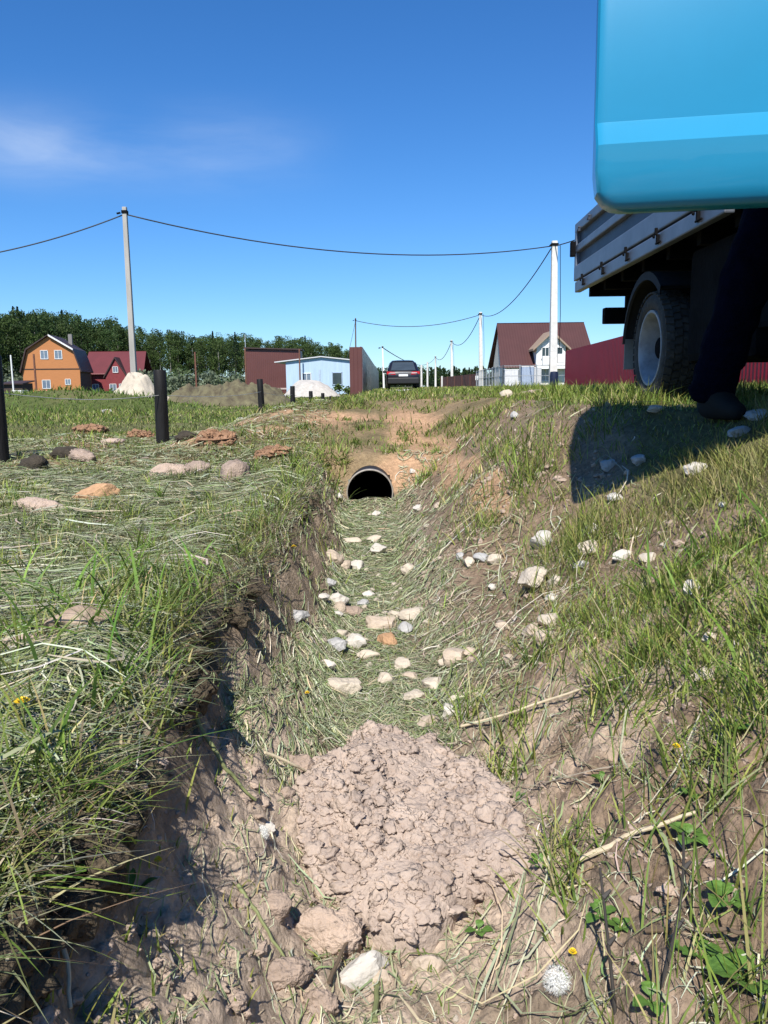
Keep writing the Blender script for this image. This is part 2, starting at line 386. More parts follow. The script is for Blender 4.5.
# tussocks: taller clumps
SPOT = [(520, 762), (505, 735), (560, 655), (588, 880), (640, 655), (470, 705), (662, 760), (722, 702), (700, 622), (742, 800), (690, 690), (655, 600), (610, 700), (745, 640), (600, 640), (715, 760), (640, 720), (760, 720), (545, 880), (330, 472), (343, 452), (352, 445), (385, 452), (432, 452), (318, 486), (402, 438), (322, 460), (340, 463), (450, 425), (360, 430), (300, 430), (345, 420), (470, 430), (430, 475), (250, 560), (180, 620), (120, 700), (60, 760), (140, 560), (40, 640), (90, 830)]
SPH = np.array([hit(a_, b_)[0][:2] for a_, b_ in SPOT])
tx, ty = scatter(1500, .6, 14, .62, .5)
kk = (rng.uniform(0, 1, len(tx)) < density(tx, ty)*.5) & ~((tx > -.3) & (tx < .3) & (ty < 6)); tx, ty = tx[kk], ty[kk]
extra = np.array([(-.75, 1.05), (-.8, 1.35), (-.9, 1.7), (-.7, 2.2), (-.47, 3.1), (-.5, 3.9), (-.52, 4.4), (-.49, 5.0), (-.6, 5.4), (.62, 1.9), (.8, 2.2), (.85, 1.75), (.95, 2.4), (1.1, 2.7), (.8, 1.55), (.9, 1.65), (-.75, .85), (-.85, 1.0), (-.65, 1.2)])
tx = np.concatenate([tx, np.repeat(extra[:, 0], 2)+rng.normal(0, .04, 38), np.repeat(SPH[:, 0], 2)+rng.normal(0, .03, 2*len(SPH))]); ty = np.concatenate([ty, np.repeat(extra[:, 1], 2)+rng.normal(0, .06, 38), np.repeat(SPH[:, 1], 2)+rng.normal(0, .04, 2*len(SPH))])
m_ = 26; n_ = len(tx)*m_
bx = np.repeat(tx, m_)+rng.normal(0, .028, n_)*np.repeat(1+ty*.05, m_); by = np.repeat(ty, m_)+rng.normal(0, .028, n_)*np.repeat(1+ty*.05, m_)
Lt = np.repeat(rng.uniform(.08, .19, len(tx))*(1-.5*sst((tx-.75)/.2)*sst((ty-2.1)/.4))*np.where(ty > 6, .6, 1), m_)*rng.uniform(.5, 1.2, n_)
Ct = pick(n_, FRESH, [5, 4, 4, 2, 1.2, .6])
gb.add(*blades(np.stack([bx, by, H(bx, by)-.006], 1), Lt, .0042*np.clip(by/3.2, 1, 4)*rng.uniform(.6, 1.4, n_), rng.uniform(0, 6.283, n_), rng.uniform(.1, .55, n_), rng.uniform(.1, .7, n_), Ct, Ct*1.12, 4))
# broad blades near the camera
n_ = 420
bx = np.concatenate([rng.uniform(-1.1, -.44, n_//2), rng.uniform(.72, 1.3, n_//2)]); by = rng.uniform(.6, 2.4, n_)
Cb = pick(n_, [(.15, .25, .04), (.11, .20, .035), (.2, .28, .06)], [1, 1, 1])
gb.add(*blades(np.stack([bx, by, H(bx, by)-.006], 1), rng.uniform(.1, .24, n_), rng.uniform(.006, .011, n_), rng.uniform(0, 6.283, n_), rng.uniform(.2, .7, n_), rng.uniform(.2, .8, n_), Cb, Cb*1.1, 5))
# dry roots and dead grass hanging over the cut left edge
n_ = 1500; by = np.exp(rng.uniform(math.log(.6), math.log(6.2), n_)); by = by[vn(by*5, by*0, 77) > rng.uniform(.1, .75, n_)]; n_ = len(by); bx = axis(by)+lip(by)+rng.normal(-.01, .04, n_)
Cd = pick(n_, [(.20, .155, .09), (.28, .22, .13), (.12, .085, .05), (.15, .17, .06)], [3, 2, 2, 2])
gb.add(*blades(np.stack([bx, by, H(bx, by)+.0], 1), rng.uniform(.03, .12, n_)*(.5+vn(by*7, by*0, 78)), .0028*np.clip(by/3, 1, 3)*rng.uniform(.5, 1.4, n_), rng.normal(0, 1.3, n_), rng.uniform(.4, 1., n_), rng.uniform(.3, 1.3, n_), Cd, Cd, 4))
n_ = 3000; by = np.exp(rng.uniform(math.log(.6), math.log(6.1), n_)); by = by[vn(by*4, by*0, 79) > rng.uniform(.0, .6, n_)]; n_ = len(by)
bx = axis(by)+lip(by)+rng.normal(.015, .03, n_)
Cd = pick(n_, FRESH+[(.26, .20, .12), (.16, .12, .07)], [4, 4, 3, 3, 2, 1.4, 2, 1.5])
gb.add(*blades(np.stack([bx, by, -.585+rng.normal(0, .022, n_)], 1), rng.uniform(.03, .09, n_)*(.4+vn(by*6, by*0, 78)), .0034*np.clip(by/3, 1, 3)*rng.uniform(.5, 1.7, n_), rng.uniform(0, 6.283, n_), rng.uniform(.1, 1., n_), rng.uniform(.2, 1.2, n_), Cd, Cd, 4))
n_ = 5000; by = np.exp(rng.uniform(math.log(.6), math.log(6.0), n_)); bx = axis(by)+lip(by)+rng.normal(-.035, .045, n_)
Cd = pick(n_, CUT, [4, 3, 4, 3, 2, 1.2])
gb.add(*blades(np.stack([bx, by, -.575+rng.normal(0, .016, n_)], 1), rng.uniform(.025, .095, n_), .0030*np.clip(by/2.6, 1, 3)*rng.uniform(.5, 1.6, n_), rng.uniform(0, 6.283, n_), rng.uniform(.9, 1.09, n_), rng.uniform(.1, .7, n_), Cd, Cd, 4))
g_o = link('grass', gb.mesh('grass'), mat_attr('grass_blade', .55, .3, 0, spec=.25))
tag(g_o, 'green and half dry grass growing on the ditch banks and field', 'grass', kind='stuff')
# mown grass lying about
cb = Bag()
def cut(n, fx, y0, y1, ldist, w, az0, az_s, wts, lift=(.004, .03)):
    y = np.exp(rng.uniform(math.log(y0), math.log(y1), n)); x = fx(y, n)
    az = az0+1.1*fbm(x, y, .55, 2, 90)*2+rng.normal(0, az_s, n)
    C = pick(n, CUT, wts)
    L = rng.uniform(*ldist, n)
    cb.add(*lying(x, y, L, w*np.clip(y/2.8, 1, 6)*rng.uniform(.5, 1.5, n), az, rng.normal(0, .9, n), C, rng.uniform(*lift, n)))
def fx_left(y, n): return axis(y)+lip(y)+.02-np.abs(rng.uniform(0, 1, n))**.8*(.55*y+.8)
cut(76000, fx_left, .55, 10, (.04, .17), .0023, .15, .75, [4, 3, 4, 1.7, 2, .6], (.004, .035))
cut(700, fx_left, .6, 5, (.2, .42), .0044, -.2, .5, [2, 2, 3, 4, 1, 3], (.02, .05))
def fx_floor(y, n): return axis(y)+rng.normal(.0, .17, n)+.02
cut(13500, fx_floor, 2.15, 6.3, (.03, .14), .0022, .5, 1.25, [5, 3, 4, 1.6, 2, .6], (.002, .012))
cut(600, fx_floor, .75, 2.3, (.03, .15), .0026, .5, 1.0, [3, 3, 2, 2, 2, 1], (.003, .014))
def fx_right(y, n): return axis(y)+.2+np.abs(rng.normal(0, .38, n))
cut(600, fx_right, .8, 2.4, (.03, .12), .0026, 2.4, .9, [2, 2, 3, 4, 1, 3], (.003, .014))
cut(3000, fx_right, 2.3, 6.5, (.03, .16), .0026, 2.4, 1.1, [2, 2, 3, 3, 2, 1], (.003, .018))
cut(150, fx_right, 1.1, 4, (.15, .4), .0034, .75, .5, [2, 2, 2, 4, 2, 3], (.006, .03))
def fx_in(y, n): return axis(y)+rng.uniform(-.42, 1.05, n)
cut(9000, fx_in, .7, 3.2, (.008, .05), .0013, .5, 1.6, [1, 1, 3, 5, .5, 3], (.001, .007))
cut(2500, fx_in, .7, 3.0, (.02, .10), .0014, .5, 1.6, [2, 2, 3, 3, 2, 2], (.002, .012))
def fx_wall(y, n): return axis(y)+lip(y)+rng.uniform(.03, .34, n)
cut(15000, fx_wall, 1.75, 6.2, (.03, .12), .0023, 1.5, .9, [3, 3, 3, 2, 2, .6], (.002, .014))
cut(1500, fx_wall, .7, 1.9, (.02, .07), .0022, .9, 1.0, [2, 2, 3, 4, 1, 2], (.002, .01))
c_o = link('mown_grass', cb.mesh('mown_grass'), mat_attr('mown_blade', .75, .12, 0, spec=.15))
tag(c_o, 'grey green mown grass and straw lying over the ditch floor and left bank', 'cut grass', kind='stuff')
CLT = []
def clod_templates():
    for sub in (2, 3):
        bmx = bmesh.new(); bmesh.ops.create_icosphere(bmx, subdivisions=sub, radius=1); ico = np.array([v.co[:] for v in bmx.verts]); ict = np.array([[v.index for v in f.verts] for f in bmx.faces]); bmx.free()
        T_ = []
        for k in range(18):
            off = Vector(rng.uniform(-40, 40, 3)); pl_ = rng.normal(0, 1, (7, 3)); pl_ /= np.linalg.norm(pl_, axis=1)[:, None]
            p = ico.copy()
            for n_p in pl_:
                kk_ = np.clip(p @ n_p-.62, 0, None); p -= kk_[:, None]*n_p*.85
            dd = np.array([1+mnoise.noise(Vector(v)*1.7+off)*.42+mnoise.noise(Vector(v)*3.7+off)*.36-abs(mnoise.noise(Vector(v)*5+off))*.35+mnoise.noise(Vector(v)*9+off)*.2 for v in ico])
            T_.append(p*dd[:, None])
        CLT.append((T_, ict))
clod_templates()
def clod_cloud(items):                                # items: (point, size); returns one vertex and triangle array
    V_, Q_, n0 = [], [], 0
    for p, s_ in items:
        T_, ict = CLT[1 if s_ > .009 else 0]; a = rng.uniform(0, 6.283); c_, d_ = math.cos(a), math.sin(a)
        v = T_[int(rng.integers(0, 18))]*np.array([rng.uniform(.8, 1.35), rng.uniform(.75, 1.2), rng.uniform(.5, .9)])*s_
        v = np.stack([v[:, 0]*c_-v[:, 1]*d_, v[:, 0]*d_+v[:, 1]*c_, v[:, 2]+v[:, 0]*rng.normal(0, .25)], 1)
        V_.append(v+p); Q_.append(ict+n0); n0 += len(v)
    return np.concatenate(V_), np.concatenate(Q_)
#PART2
# ------------------------------------------------------------------ stones and clods
SM = {'pale': mat('pale_limestone', (.50, .43, .34), .9, var=.22, scale=14, bump=.5, bscale=60),
      'white': mat('white_limestone', (.52, .48, .42), .9, var=.14, scale=12, bump=.4, bscale=60),
      'grey': mat('grey_limestone', (.38, .37, .355), .9, var=.25, scale=10, bump=.5, bscale=60),
      'tan': mat('tan_stone', (.45, .365, .28), .9, var=.28, scale=12, bump=.5, bscale=70),
      'orange': mat('orange_brick', (.44, .26, .14), .9, var=.3, scale=16, bump=.5, bscale=70),
      'rust_stone': mat('rust_brown_stone', (.30, .20, .13), .9, var=.3, scale=9, bump=.5, bscale=60, var2=(.46, .36, .27)),
      'brown': mat('brown_clod', (.33, .25, .195), .98, var=.3, scale=18, bump=.8, bscale=70),
      'red': mat('rust_clay', (.29, .165, .095), .98, var=.35, scale=14, bump=.9, bscale=60),
      'clay': mat('pale_clay', (.44, .335, .26), .97, var=.16, scale=20, bump=.7, bscale=90),
      'dark': mat('dark_turf_clod', (.05, .04, .028), .98, var=.4, scale=14, bump=.9, bscale=60)}
def rock_mesh(seed, dims, soft=False, sub=3):
    bm = bmesh.new(); bmesh.ops.create_icosphere(bm, subdivisions=sub, radius=1)
    rr = random.Random(seed); planes = []
    for _ in range(0 if soft else 13):
        n = Vector((rr.gauss(0, 1), rr.gauss(0, 1), rr.gauss(0, 1))).normalized(); planes.append((n, rr.uniform(.55, .9)))
    off = Vector((rr.uniform(-50, 50), rr.uniform(-50, 50), rr.uniform(-50, 50)))
    for v in bm.verts:
        p = v.co.copy()
        for n, d in planes:
            k = p.dot(n)-d
            if k > 0: p -= n*k*.93
        q = v.co.normalized()
        a = mnoise.noise(q*1.3+off)*.22+mnoise.noise(q*3.1+off)*.10+mnoise.noise(q*7+off)*.04
        if soft: a = mnoise.noise(q*1.1+off)*.25+abs(mnoise.noise(q*2.6+off))*.28-.1+abs(mnoise.noise(q*5+off))*.3+mnoise.noise(q*11+off)*.13+abs(mnoise.noise(q*22+off))*.08
        v.co = Vector((p.x*dims[0], p.y*dims[1], p.z*dims[2]))*(1+a)
    me = bpy.data.meshes.new('stone'); bm.to_mesh(me); bm.free()
    me.polygons.foreach_set('use_smooth', [True]*len(me.polygons)); me.update()
    if not soft: me.set_sharp_from_angle(angle=R(32))
    return me
SEED = [100]
def stone(px, py, w, h, key, label, name='stone', cat='stone', group=None, sink=.3, rot=None):
    g, _ = hit(px, py+h*.25); dep = g.dot(fw); mpp = dep/F
    SEED[0] += 1; rr = random.Random(SEED[0])
    a = w*mpp/2*1.3; soft = key in ('brown', 'red', 'clay', 'dark')
    # apparent height mixes plan depth and standing height
    th = max(.12, math.atan2(-g.z, g.y)); hh = h*mpp
    zr = min(hh/2*1.25, a*.85); yr = max(.5*a, min(1.2*a, (hh-zr*math.cos(th))/2/max(.25, math.sin(th))))
    if name == 'soil_heap':
        its = []
        for _ in range(170):
            qx, qy = np.clip(rng.normal(0, .36, 2), -.5, .5)*np.array([a, a*.7]); f_ = max(0, 1-(qx/a)**2-(qy/a/.7)**2); s_ = a*.055*(1/max(.08, rng.uniform()))**.5
            its.append((np.array([qx, qy, Hs(g.x+qx, g.y+qy)-g.z+hh*.55*f_*rng.uniform(.2, 1)]), min(s_, a*.16)))
        v_, q_ = clod_cloud(its); T_, ict = CLT[1]; v0 = T_[3]*np.array([a*.62, a*.45, hh*.3]); v_, q_ = np.concatenate([v0, v_]), np.concatenate([ict, q_+len(v0)]); o = link(name, np_mesh(name, v_, tris=q_), SM[key]); o.location = g; tag(o, label, cat, group); return o
    o = link(name, rock_mesh(SEED[0], (a, yr, zr), soft, 5 if name == 'soil_heap' else (4 if w > 24 else 3)), SM[key])
    o.location = (g.x, g.y, g.z+zr*(1-2*sink)); o.rotation_euler = (rr.gauss(0, .12), rr.gauss(0, .12), rr.gauss(0, .35) if rot is None else rot)
    tag(o, label, cat, group); return o
GF = 'stones strewn along the ditch floor'; GS = 'stones on the right bank'; GP = 'stones around the clay lump'; GL = 'rocks on the left bank'
ST = [
 (377, 550, 13, 12, 'white', 'bright white egg shaped stone alone in mid ditch, second white stone below the pipe', GF),
 (333, 559, 19, 12, 'tan', 'beige stone with a rounded lump, left half of a touching pair on the ditch floor', GF),
 (343, 565, 16, 11, 'tan', 'smaller beige stone, right half of a touching pair below the pipe', GF),
 (357, 567, 14, 11, 'white', 'white grey stone just right of the touching beige pair in the ditch', GF),
 (328, 583, 14, 8, 'grey', 'flat light grey stone lying above the white stone cluster in the ditch', GF),
 (323, 598, 13, 9, 'white', 'small white stone at the left end of the white cluster in the ditch', GF),
 (337, 600, 18, 13, 'white', 'largest white stone of the cluster at the left side of the ditch floor', GF),
 (339, 609, 15, 12, 'tan', 'beige pink stone leaning on the underside of the white cluster', GF),
 (337, 615, 11, 6, 'white', 'thin white sliver of stone under the beige pink stone of the cluster', GF),
 (297, 616, 20, 12, 'grey', 'grey stone apart at the foot of the left ditch wall', GF),
 (363, 604, 12, 8, 'grey', 'lower of two small grey stones in mid ditch above the big slab', GF),
 (368, 595, 11, 7, 'white', 'upper of two small grey white stones in mid ditch above the big slab', GF),
 (352, 613, 16, 10, 'brown', 'dull brown stone beside the white cluster, half hidden in cut grass', GF),
 (382, 625, 36, 17, 'tan', 'largest beige slab in the middle of the ditch, above the orange brick', GF),
 (405, 627, 13, 22, 'grey', 'upright pale grey wedge of stone standing right of the big beige slab', GF),
 (412, 615, 24, 11, 'pale', 'long beige stone tilted up at the right end of the big slab', GF),
 (397, 616, 14, 9, 'pale', 'small beige stone behind the top edge of the big slab', GF),
 (386, 641, 17, 19, 'orange', 'orange brick fragment lying below the big beige slab', GF),
 (340, 634, 19, 9, 'pale', 'flat pale stone upper left of the orange brick fragment', GF),
 (336, 646, 21, 15, 'grey', 'blue grey angular stone at the left of the row by the orange brick', GF),
 (355, 643, 24, 14, 'white', 'whitish wide stone between the blue grey stone and the orange brick', GF),
 (368, 656, 20, 9, 'pale', 'flat greenish pale stone half buried in cut grass below the orange brick', GF),
 (327, 665, 15, 9, 'white', 'small white stone with a flat top under the blue grey stone', GF),
 (343, 687, 41, 17, 'pale', 'biggest pale flat rounded stone low in the ditch left of centre', GF),
 (403, 665, 15, 17, 'pale', 'upright beige stone right below the orange brick fragment', GF),
 (385, 678, 13, 15, 'pale', 'narrow pale stone leaning left beside the big flat rounded one', GF),
 (411, 678, 14, 9, 'tan', 'small beige stone under the upright beige one', GF),
 (432, 684, 18, 24, 'pale', 'smooth upright beige stone, tallest of the lower right stones in the ditch', GF),
 (456, 656, 22, 26, 'tan', 'tan stone with a sloping top at the right foot of the ditch', GF),
 (447, 664, 17, 10, 'pale', 'low pale stone tucked left of the sloping tan stone', GF),
 (470, 652, 12, 9, 'tan', 'small tan stone tucked right of the sloping tan stone', GF),
 (413, 697, 26, 12, 'pale', 'wide pale stone lying below the small beige stone, left of the tall smooth one', GF),
 (450, 710, 16, 15, 'white', 'pale knobbly stone close above the top of the clay lump', GP),
 (427, 723, 24, 14, 'tan', 'round beige stone touching the top edge of the clay lump', GP),
 (456, 698, 12, 8, 'pale', 'small pale chip above the knobbly stone near the clay lump', GP),
 (502, 626, 12, 11, 'tan', 'single beige stone at the foot of the bare right slope', GS),
 (509, 660, 11, 9, 'tan', 'small beige stone low on the right slope in cut grass', GS),
 (469, 562, 11, 12, 'pale', 'upright pale stone at the left of the little row on the bare slope', GS),
 (481, 558, 14, 8, 'grey', 'flat grey stone in the middle of the little row on the bare slope', GS),
 (495, 560, 15, 9, 'pale', 'pale stone at the right end of the little row on the bare slope', GS),
 (460, 557, 8, 8, 'grey', 'tiny blue grey stone at the left tip of the little row on the bare slope', GS),
 (492, 587, 8, 7, 'white', 'tiny white stone alone below the little row on the bare slope', GS),
 (418, 509, 9, 8, 'white', 'white stone on the soil right below the pipe mouth', GF),
 (438, 507, 10, 7, 'tan', 'tan stone on the soil farther right of the pipe mouth', GF),
 (376, 515, 8, 7, 'white', 'small white stone nearest below the pipe mouth', GF),
 (339, 496, 7, 6, 'white', 'small white stone close to the left rim of the pipe', GF),
 (412, 471, 5, 6, 'white', 'tiny white stone on the rusty soil above and right of the pipe', GF),
 (407, 570, 13, 12, 'pale', 'pale pointed stone in cut grass right of mid ditch', GF),
 (351, 542, 18, 8, 'pale', 'pair of low pale pebbles fused in cut grass under the pipe, left of centre', GF),
 (373, 540, 15, 7, 'pale', 'low pale stone buried in cut grass just above the bright white egg shaped one', GF),
 (507, 395, 11, 9, 'pale', 'round pale boulder on the crest of the right bank left of the red fence', GS),
 (514, 416, 8, 7, 'grey', 'small grey stone just under the pale boulder on the crest', GS),
 (543, 541, 20, 17, 'white', 'white triangular stone on the right bank, leftmost of the upper group', GS),
 (593, 533, 16, 14, 'white', 'white stone in grass below the tip of the door shadow', GS),
 (590, 550, 22, 15, 'pale', 'pale pink stone right beneath the white stone near the door shadow', GS),
 (580, 566, 16, 9, 'grey', 'flat lilac grey stone below the pale pink one on the right bank', GS),
 (622, 556, 19, 9, 'white', 'flat white stone lying tilted on the right bank, second from the right of its row', GS),
 (648, 557, 13, 12, 'pale', 'rounded pale stone at the right end of the row on the right bank', GS),
 (533, 581, 27, 24, 'pale', 'big lined pale stone on the right bank, largest left of the bank grass', GS),
 (556, 582, 13, 11, 'pale', 'small pale stone right beside the big lined one', GS),
 (552, 598, 13, 8, 'white', 'bright white pebble just below the big lined stone', GS),
 (692, 590, 18, 15, 'white', 'bright white stone alone among the tall grass at the right', GS),
 (616, 620, 10, 7, 'white', 'small white stone in the middle of the right bank grass', GS),
 (532, 629, 17, 16, 'tan', 'hollowed beige stone, left one of three bleached lumps on the right slope', GS),
 (550, 621, 20, 15, 'pale', 'upper one of three bleached lumps on the right slope', GS),
 (546, 638, 22, 17, 'tan', 'lower one of three bleached lumps on the right slope, with a dark hollow', GS),
 (615, 499, 13, 9, 'white', 'white stone lying on the near edge of the door shadow', GS),
 (695, 469, 18, 13, 'white', 'big white stone at the sunlit edge of the truck shadow', GS),
 (723, 505, 7, 6, 'white', 'small white pebble in dry grass under the big shadow edge stone', GS),
 (638, 458, 13, 24, 'grey', 'tall grey stone standing in the middle of the door shadow', GS),
 (608, 466, 16, 10, 'grey', 'low grey stone in the door shadow left of the tall one', GS),
 (655, 410, 20, 7, 'pale', 'flat pale stones edge showing at the far border of the door shadow', GS),
 (709, 640, 13, 11, 'pale', 'pale stone deep in grass at the right, upper of two', GS),
 (706, 675, 20, 15, 'pale', 'pale stone deep in grass at the right, lower of two', GS),
 (733, 645, 16, 15, 'white', 'whitish stone half hidden by blades near the right edge', GS),
 (740, 432, 22, 11, 'grey', 'grey rubble stone in the truck shade, nearer the camera than the other', GS),
 (757, 416, 24, 11, 'grey', 'grey rubble stone in the truck shade at the right edge', GS),
 (362, 966, 44, 34, 'white', 'large whitish stone under the bottom edge of the clay lump', GP),
 (428, 962, 32, 20, 'tan', 'beige stone right of the large whitish stone below the clay lump', GP),
 (380, 973, 18, 16, 'tan', 'small beige stone leaning on the right side of the large whitish stone', GP),
 (268, 824, 14, 12, 'white', 'little white stone with a soft edge left of the clay lump', GP),
]
for a in ST: stone(*a[:6], group=a[6], sink=.26)
for a in [
 (75, 628, 60, 26, 'rust_stone', 'big brown beige rock with an orange end in the grass of the left bank', 'rock', 'rock', GL),
 (25, 645, 34, 18, 'clay', 'crumbly pale clay clod left of the big brown beige rock', 'clod', 'clod', GL),
 (25, 690, 20, 11, 'clay', 'small clay clod in grass below the crumbly pale one at the left edge', 'clod', 'clod', GL),
 (96, 495, 38, 17, 'orange', 'orange clay lump on the mown left bank', 'clod', 'clod', GL),
 (42, 508, 44, 15, 'clay', 'wide low buff clay lump left of the orange one on the left bank', 'clod', 'clod', GL),
 (235, 472, 22, 24, 'brown', 'tall brown clod at the left end of the crossing', 'clod', 'clod', None),
 (196, 470, 22, 13, 'brown', 'dark brown clod lying left of the tall brown one', 'clod', 'clod', None),
 (170, 472, 26, 12, 'clay', 'pale brown clod second left of the tall brown one', 'clod', 'clod', None),
 (68, 455, 24, 13, 'dark', 'dark turf clod beside the leftmost black post', 'clod', 'clod', None),
 (34, 465, 20, 16, 'dark', 'blackish lump in place of a dark hole by the foot of the leftmost black post', 'clod', 'clod', None),  # dark lump stands in for the shade of a hole
 (82, 457, 30, 11, 'brown', 'brown soil lump right of the dark turf clod on the left bank', 'clod', 'clod', None),
 (90, 430, 40, 14, 'red', 'rusty heap of dug soil left of the tall black post', 'soil_heap', 'soil heap', 'dug soil by the posts'),
 (142, 436, 34, 16, 'red', 'rusty heap of dug soil close to the foot of the tall black post', 'soil_heap', 'soil heap', 'dug soil by the posts'),
 (186, 437, 16, 9, 'dark', 'dark clod lying just right of the tall black post', 'clod', 'clod', None),
 (110, 443, 20, 7, 'clay', 'flat buff clod between the two rusty heaps', 'clod', 'clod', None),
 (216, 437, 50, 9, 'red', 'low rusty bank of soil right of the tall black post', 'soil_heap', 'soil heap', 'dug soil by the posts'),
 (272, 452, 46, 12, 'red', 'rusty soil mound above and left of the pipe', 'soil_heap', 'soil heap', None),
 (107, 412, 12, 5, 'grey', 'pale flat stone out in the left field behind the rusty heaps', 'stone', 'stone', None),
 (241, 420, 12, 4, 'white', 'whitish flat stone in the field left of the short black posts', 'stone', 'stone', None),
 (285, 974, 38, 26, 'brown', 'brown clod at the bottom left of the clay lump', 'clod', 'clod', GP),
 (330, 930, 54, 42, 'clay', 'flat smooth cake of clay left under the clay lump', 'clod', 'clod', GP),
 (322, 999, 26, 22, 'brown', 'round brown clod near the bottom edge of the picture', 'clod', 'clod', GP),
 (300, 765, 30, 20, 'brown', 'brown clay crumb cluster at the upper left of the clay lump', 'clod', 'clod', GP),
 (275, 900, 24, 26, 'brown', 'rough brown clod left of the clay lump beside a green blade', 'clod', 'clod', GP),
 (540, 393, 24, 5, 'clay', 'thin bare ledge of pale soil on the crest left of the truck wheel', 'clod', 'clod', None)]:
    stone(*a[:6], name=a[6], cat=a[7], group=a[8], sink=.10 if a[6] == 'rock' else .30)
# small chips: nothing tells them apart
chip = [rock_mesh(900+i, (.5, .42, .33), False, 2) for i in range(5)]
for me in chip: me.materials.append(SM['pale'])
def chips(n, f, group, label, smin, smax):
    for i in range(n):
        cx, cy = f(); s_ = random.uniform(smin, smax)*max(.6, cy/4)
        o = bpy.data.objects.new('pebble', random.choice(chip)); COL.objects.link(o)
        o.location = (cx, cy, Hs(cx, cy)+s_*.12); o.scale = (s_, s_, s_); o.rotation_euler = (random.uniform(-.4, .4), random.uniform(-.4, .4), random.uniform(0, 6.28))
        tag(o, label, 'pebble', group)
chips(90, lambda: (random.gauss(.06, .15), 2.15+abs(random.gauss(0, 1.3))), 'small pebbles on the ditch floor', 'small pale pebble scattered in the cut grass of the ditch floor', .016, .052)
chips(34, lambda: (random.uniform(.38, .95), random.uniform(1.6, 5.2)), 'small pebbles on the right slope', 'small pale pebble scattered on the grassy right slope', .012, .028)
chips(22, lambda: (random.uniform(-.3, .55), random.uniform(1.15, 2.2)), 'small crumbs around the clay lump', 'small pale crumb on the bare clay around the big clay lump', .012, .03)
chips(24, lambda: (random.uniform(.9, 1.9), random.uniform(2.6, 4.2)), 'rubble in the truck shade', 'small rubble chip on the bank in the shade beside the truck', .02, .06)

# ------------------------------------------------------------------ the big lump of clay
OUT = [(365, 737), (388, 740), (412, 752), (432, 745), (455, 765), (488, 790), (512, 818), (526, 845), (529, 868), (508, 892), (478, 900), (458, 925), (438, 948), (410, 956), (380, 946), (345, 917), (312, 885), (300, 838), (310, 800), (338, 768)]
PT = [hit(px, py)[0] for px, py in OUT]
pc = sum(PT, Vector())/len(PT)
th = np.array([math.atan2(p.y-pc.y, p.x-pc.x) for p in PT]); rad = np.array([math.hypot(p.y-pc.y, p.x-pc.x) for p in PT])
o_ = np.argsort(th); th = th[o_]; rad = rad[o_]
na, nr = 420, 170
T = np.linspace(-np.pi, np.pi, na, endpoint=False)
RO = np.interp(T, np.concatenate([th-2*np.pi, th, th+2*np.pi]), np.tile(rad, 3)); RO = RO*(1+.05*fbm(T*3, T*0+2, .5, 3, 130))
rho = np.linspace(0, 1, nr)[:, None]
px_ = pc.x+RO*np.cos(T)*rho; py_ = pc.y+RO*np.sin(T)*rho
base = H(px_.ravel(), py_.ravel(), False).reshape(px_.shape)
dome = (1-rho**4)**.6*np.ones_like(px_)
wx = px_+.02*fbm(px_, py_, .1, 2, 131); wy = py_+.02*fbm(px_, py_, .1, 2, 132)
lump = 1-np.abs(fbm(wx, wy, .13, 3, 133))*1.6; l2 = 1-np.abs(fbm(wx+3, wy, .05, 3, 134))*2; l3 = fbm(wx, wy, .018, 3, 135)
rough = sst((fbm(px_, py_, .3, 2, 136)+.35)/.5)*.8+.2
smooth_low = sst((py_-pc.y+.22)/.2); rough = rough*(.3+.7*smooth_low)
crack = -np.exp(-(np.abs(fbm(wx, wy, .16, 3, 137))/.035)**2)
def crumbs(wl, s):
    w1, w2 = worley(wx+.012*fbm(px_, py_, .03, 2, s), wy+.012*fbm(px_, py_, .03, 2, s+1), wl, s); return np.sqrt(np.clip(1-1.1*w1*w1, 0, 1))-.9*np.exp(-((w2-w1)/.10)**2)
hz = .014+dome*(.060+.035*fbm(px_, py_, .25, 2, 139)+.016*lump*rough+.8*rough*(.030*crumbs(.10, 31)+.022*crumbs(.05, 33)*sst((fbm(px_, py_, .12, 2, 140)+.3)/.4)+.010*crumbs(.022, 35))+.0012*l3*(.3+rough)+.022*crack*rough)
pz = np.maximum(base, base*.5+.5*(base.mean()))+hz
pz = pz*(rho < .999)+(base-.05)*(rho >= .999)
V = np.stack([px_, py_, pz], -1).reshape(-1, 3)
Pc_ = V.reshape(nr, na, 3); items = []
for k in range(3600):
    i, j = int(nr*min(.985, rng.uniform(.02, 1)**.5)), int(rng.integers(0, na)); q0 = Pc_[i, j]
    if rng.uniform() > .5+rough[i, j]: continue
    s_ = min(.023, .0042*(1/max(.02, rng.uniform()))**.58); items.append((q0+np.array([0, 0, s_*rng.uniform(-.3, .2)]), s_))
cv_, cq_ = clod_cloud(items); CV = [cv_]; CQ = [cq_+len(V)]
V = np.concatenate([V]+CV)
ii = np.arange(nr*na).reshape(nr, na); nx_ = np.roll(ii, -1, 1)
Qd = np.stack([ii[:-1], ii[1:], nx_[1:], nx_[:-1]], -1).reshape(-1, 4)
clay = mat('drying_clay', (.38, .295, .24), .97, var=.18, scale=11, bump=.5, bscale=75, var2=(.47, .375, .305))
pile = link('clay_lump', np_mesh('clay_lump', V, quads=Qd, tris=np.concatenate(CQ)), clay)
tag(pile, 'big crumbly lump of drying pinkish clay dumped on the ditch floor', 'clay lump')

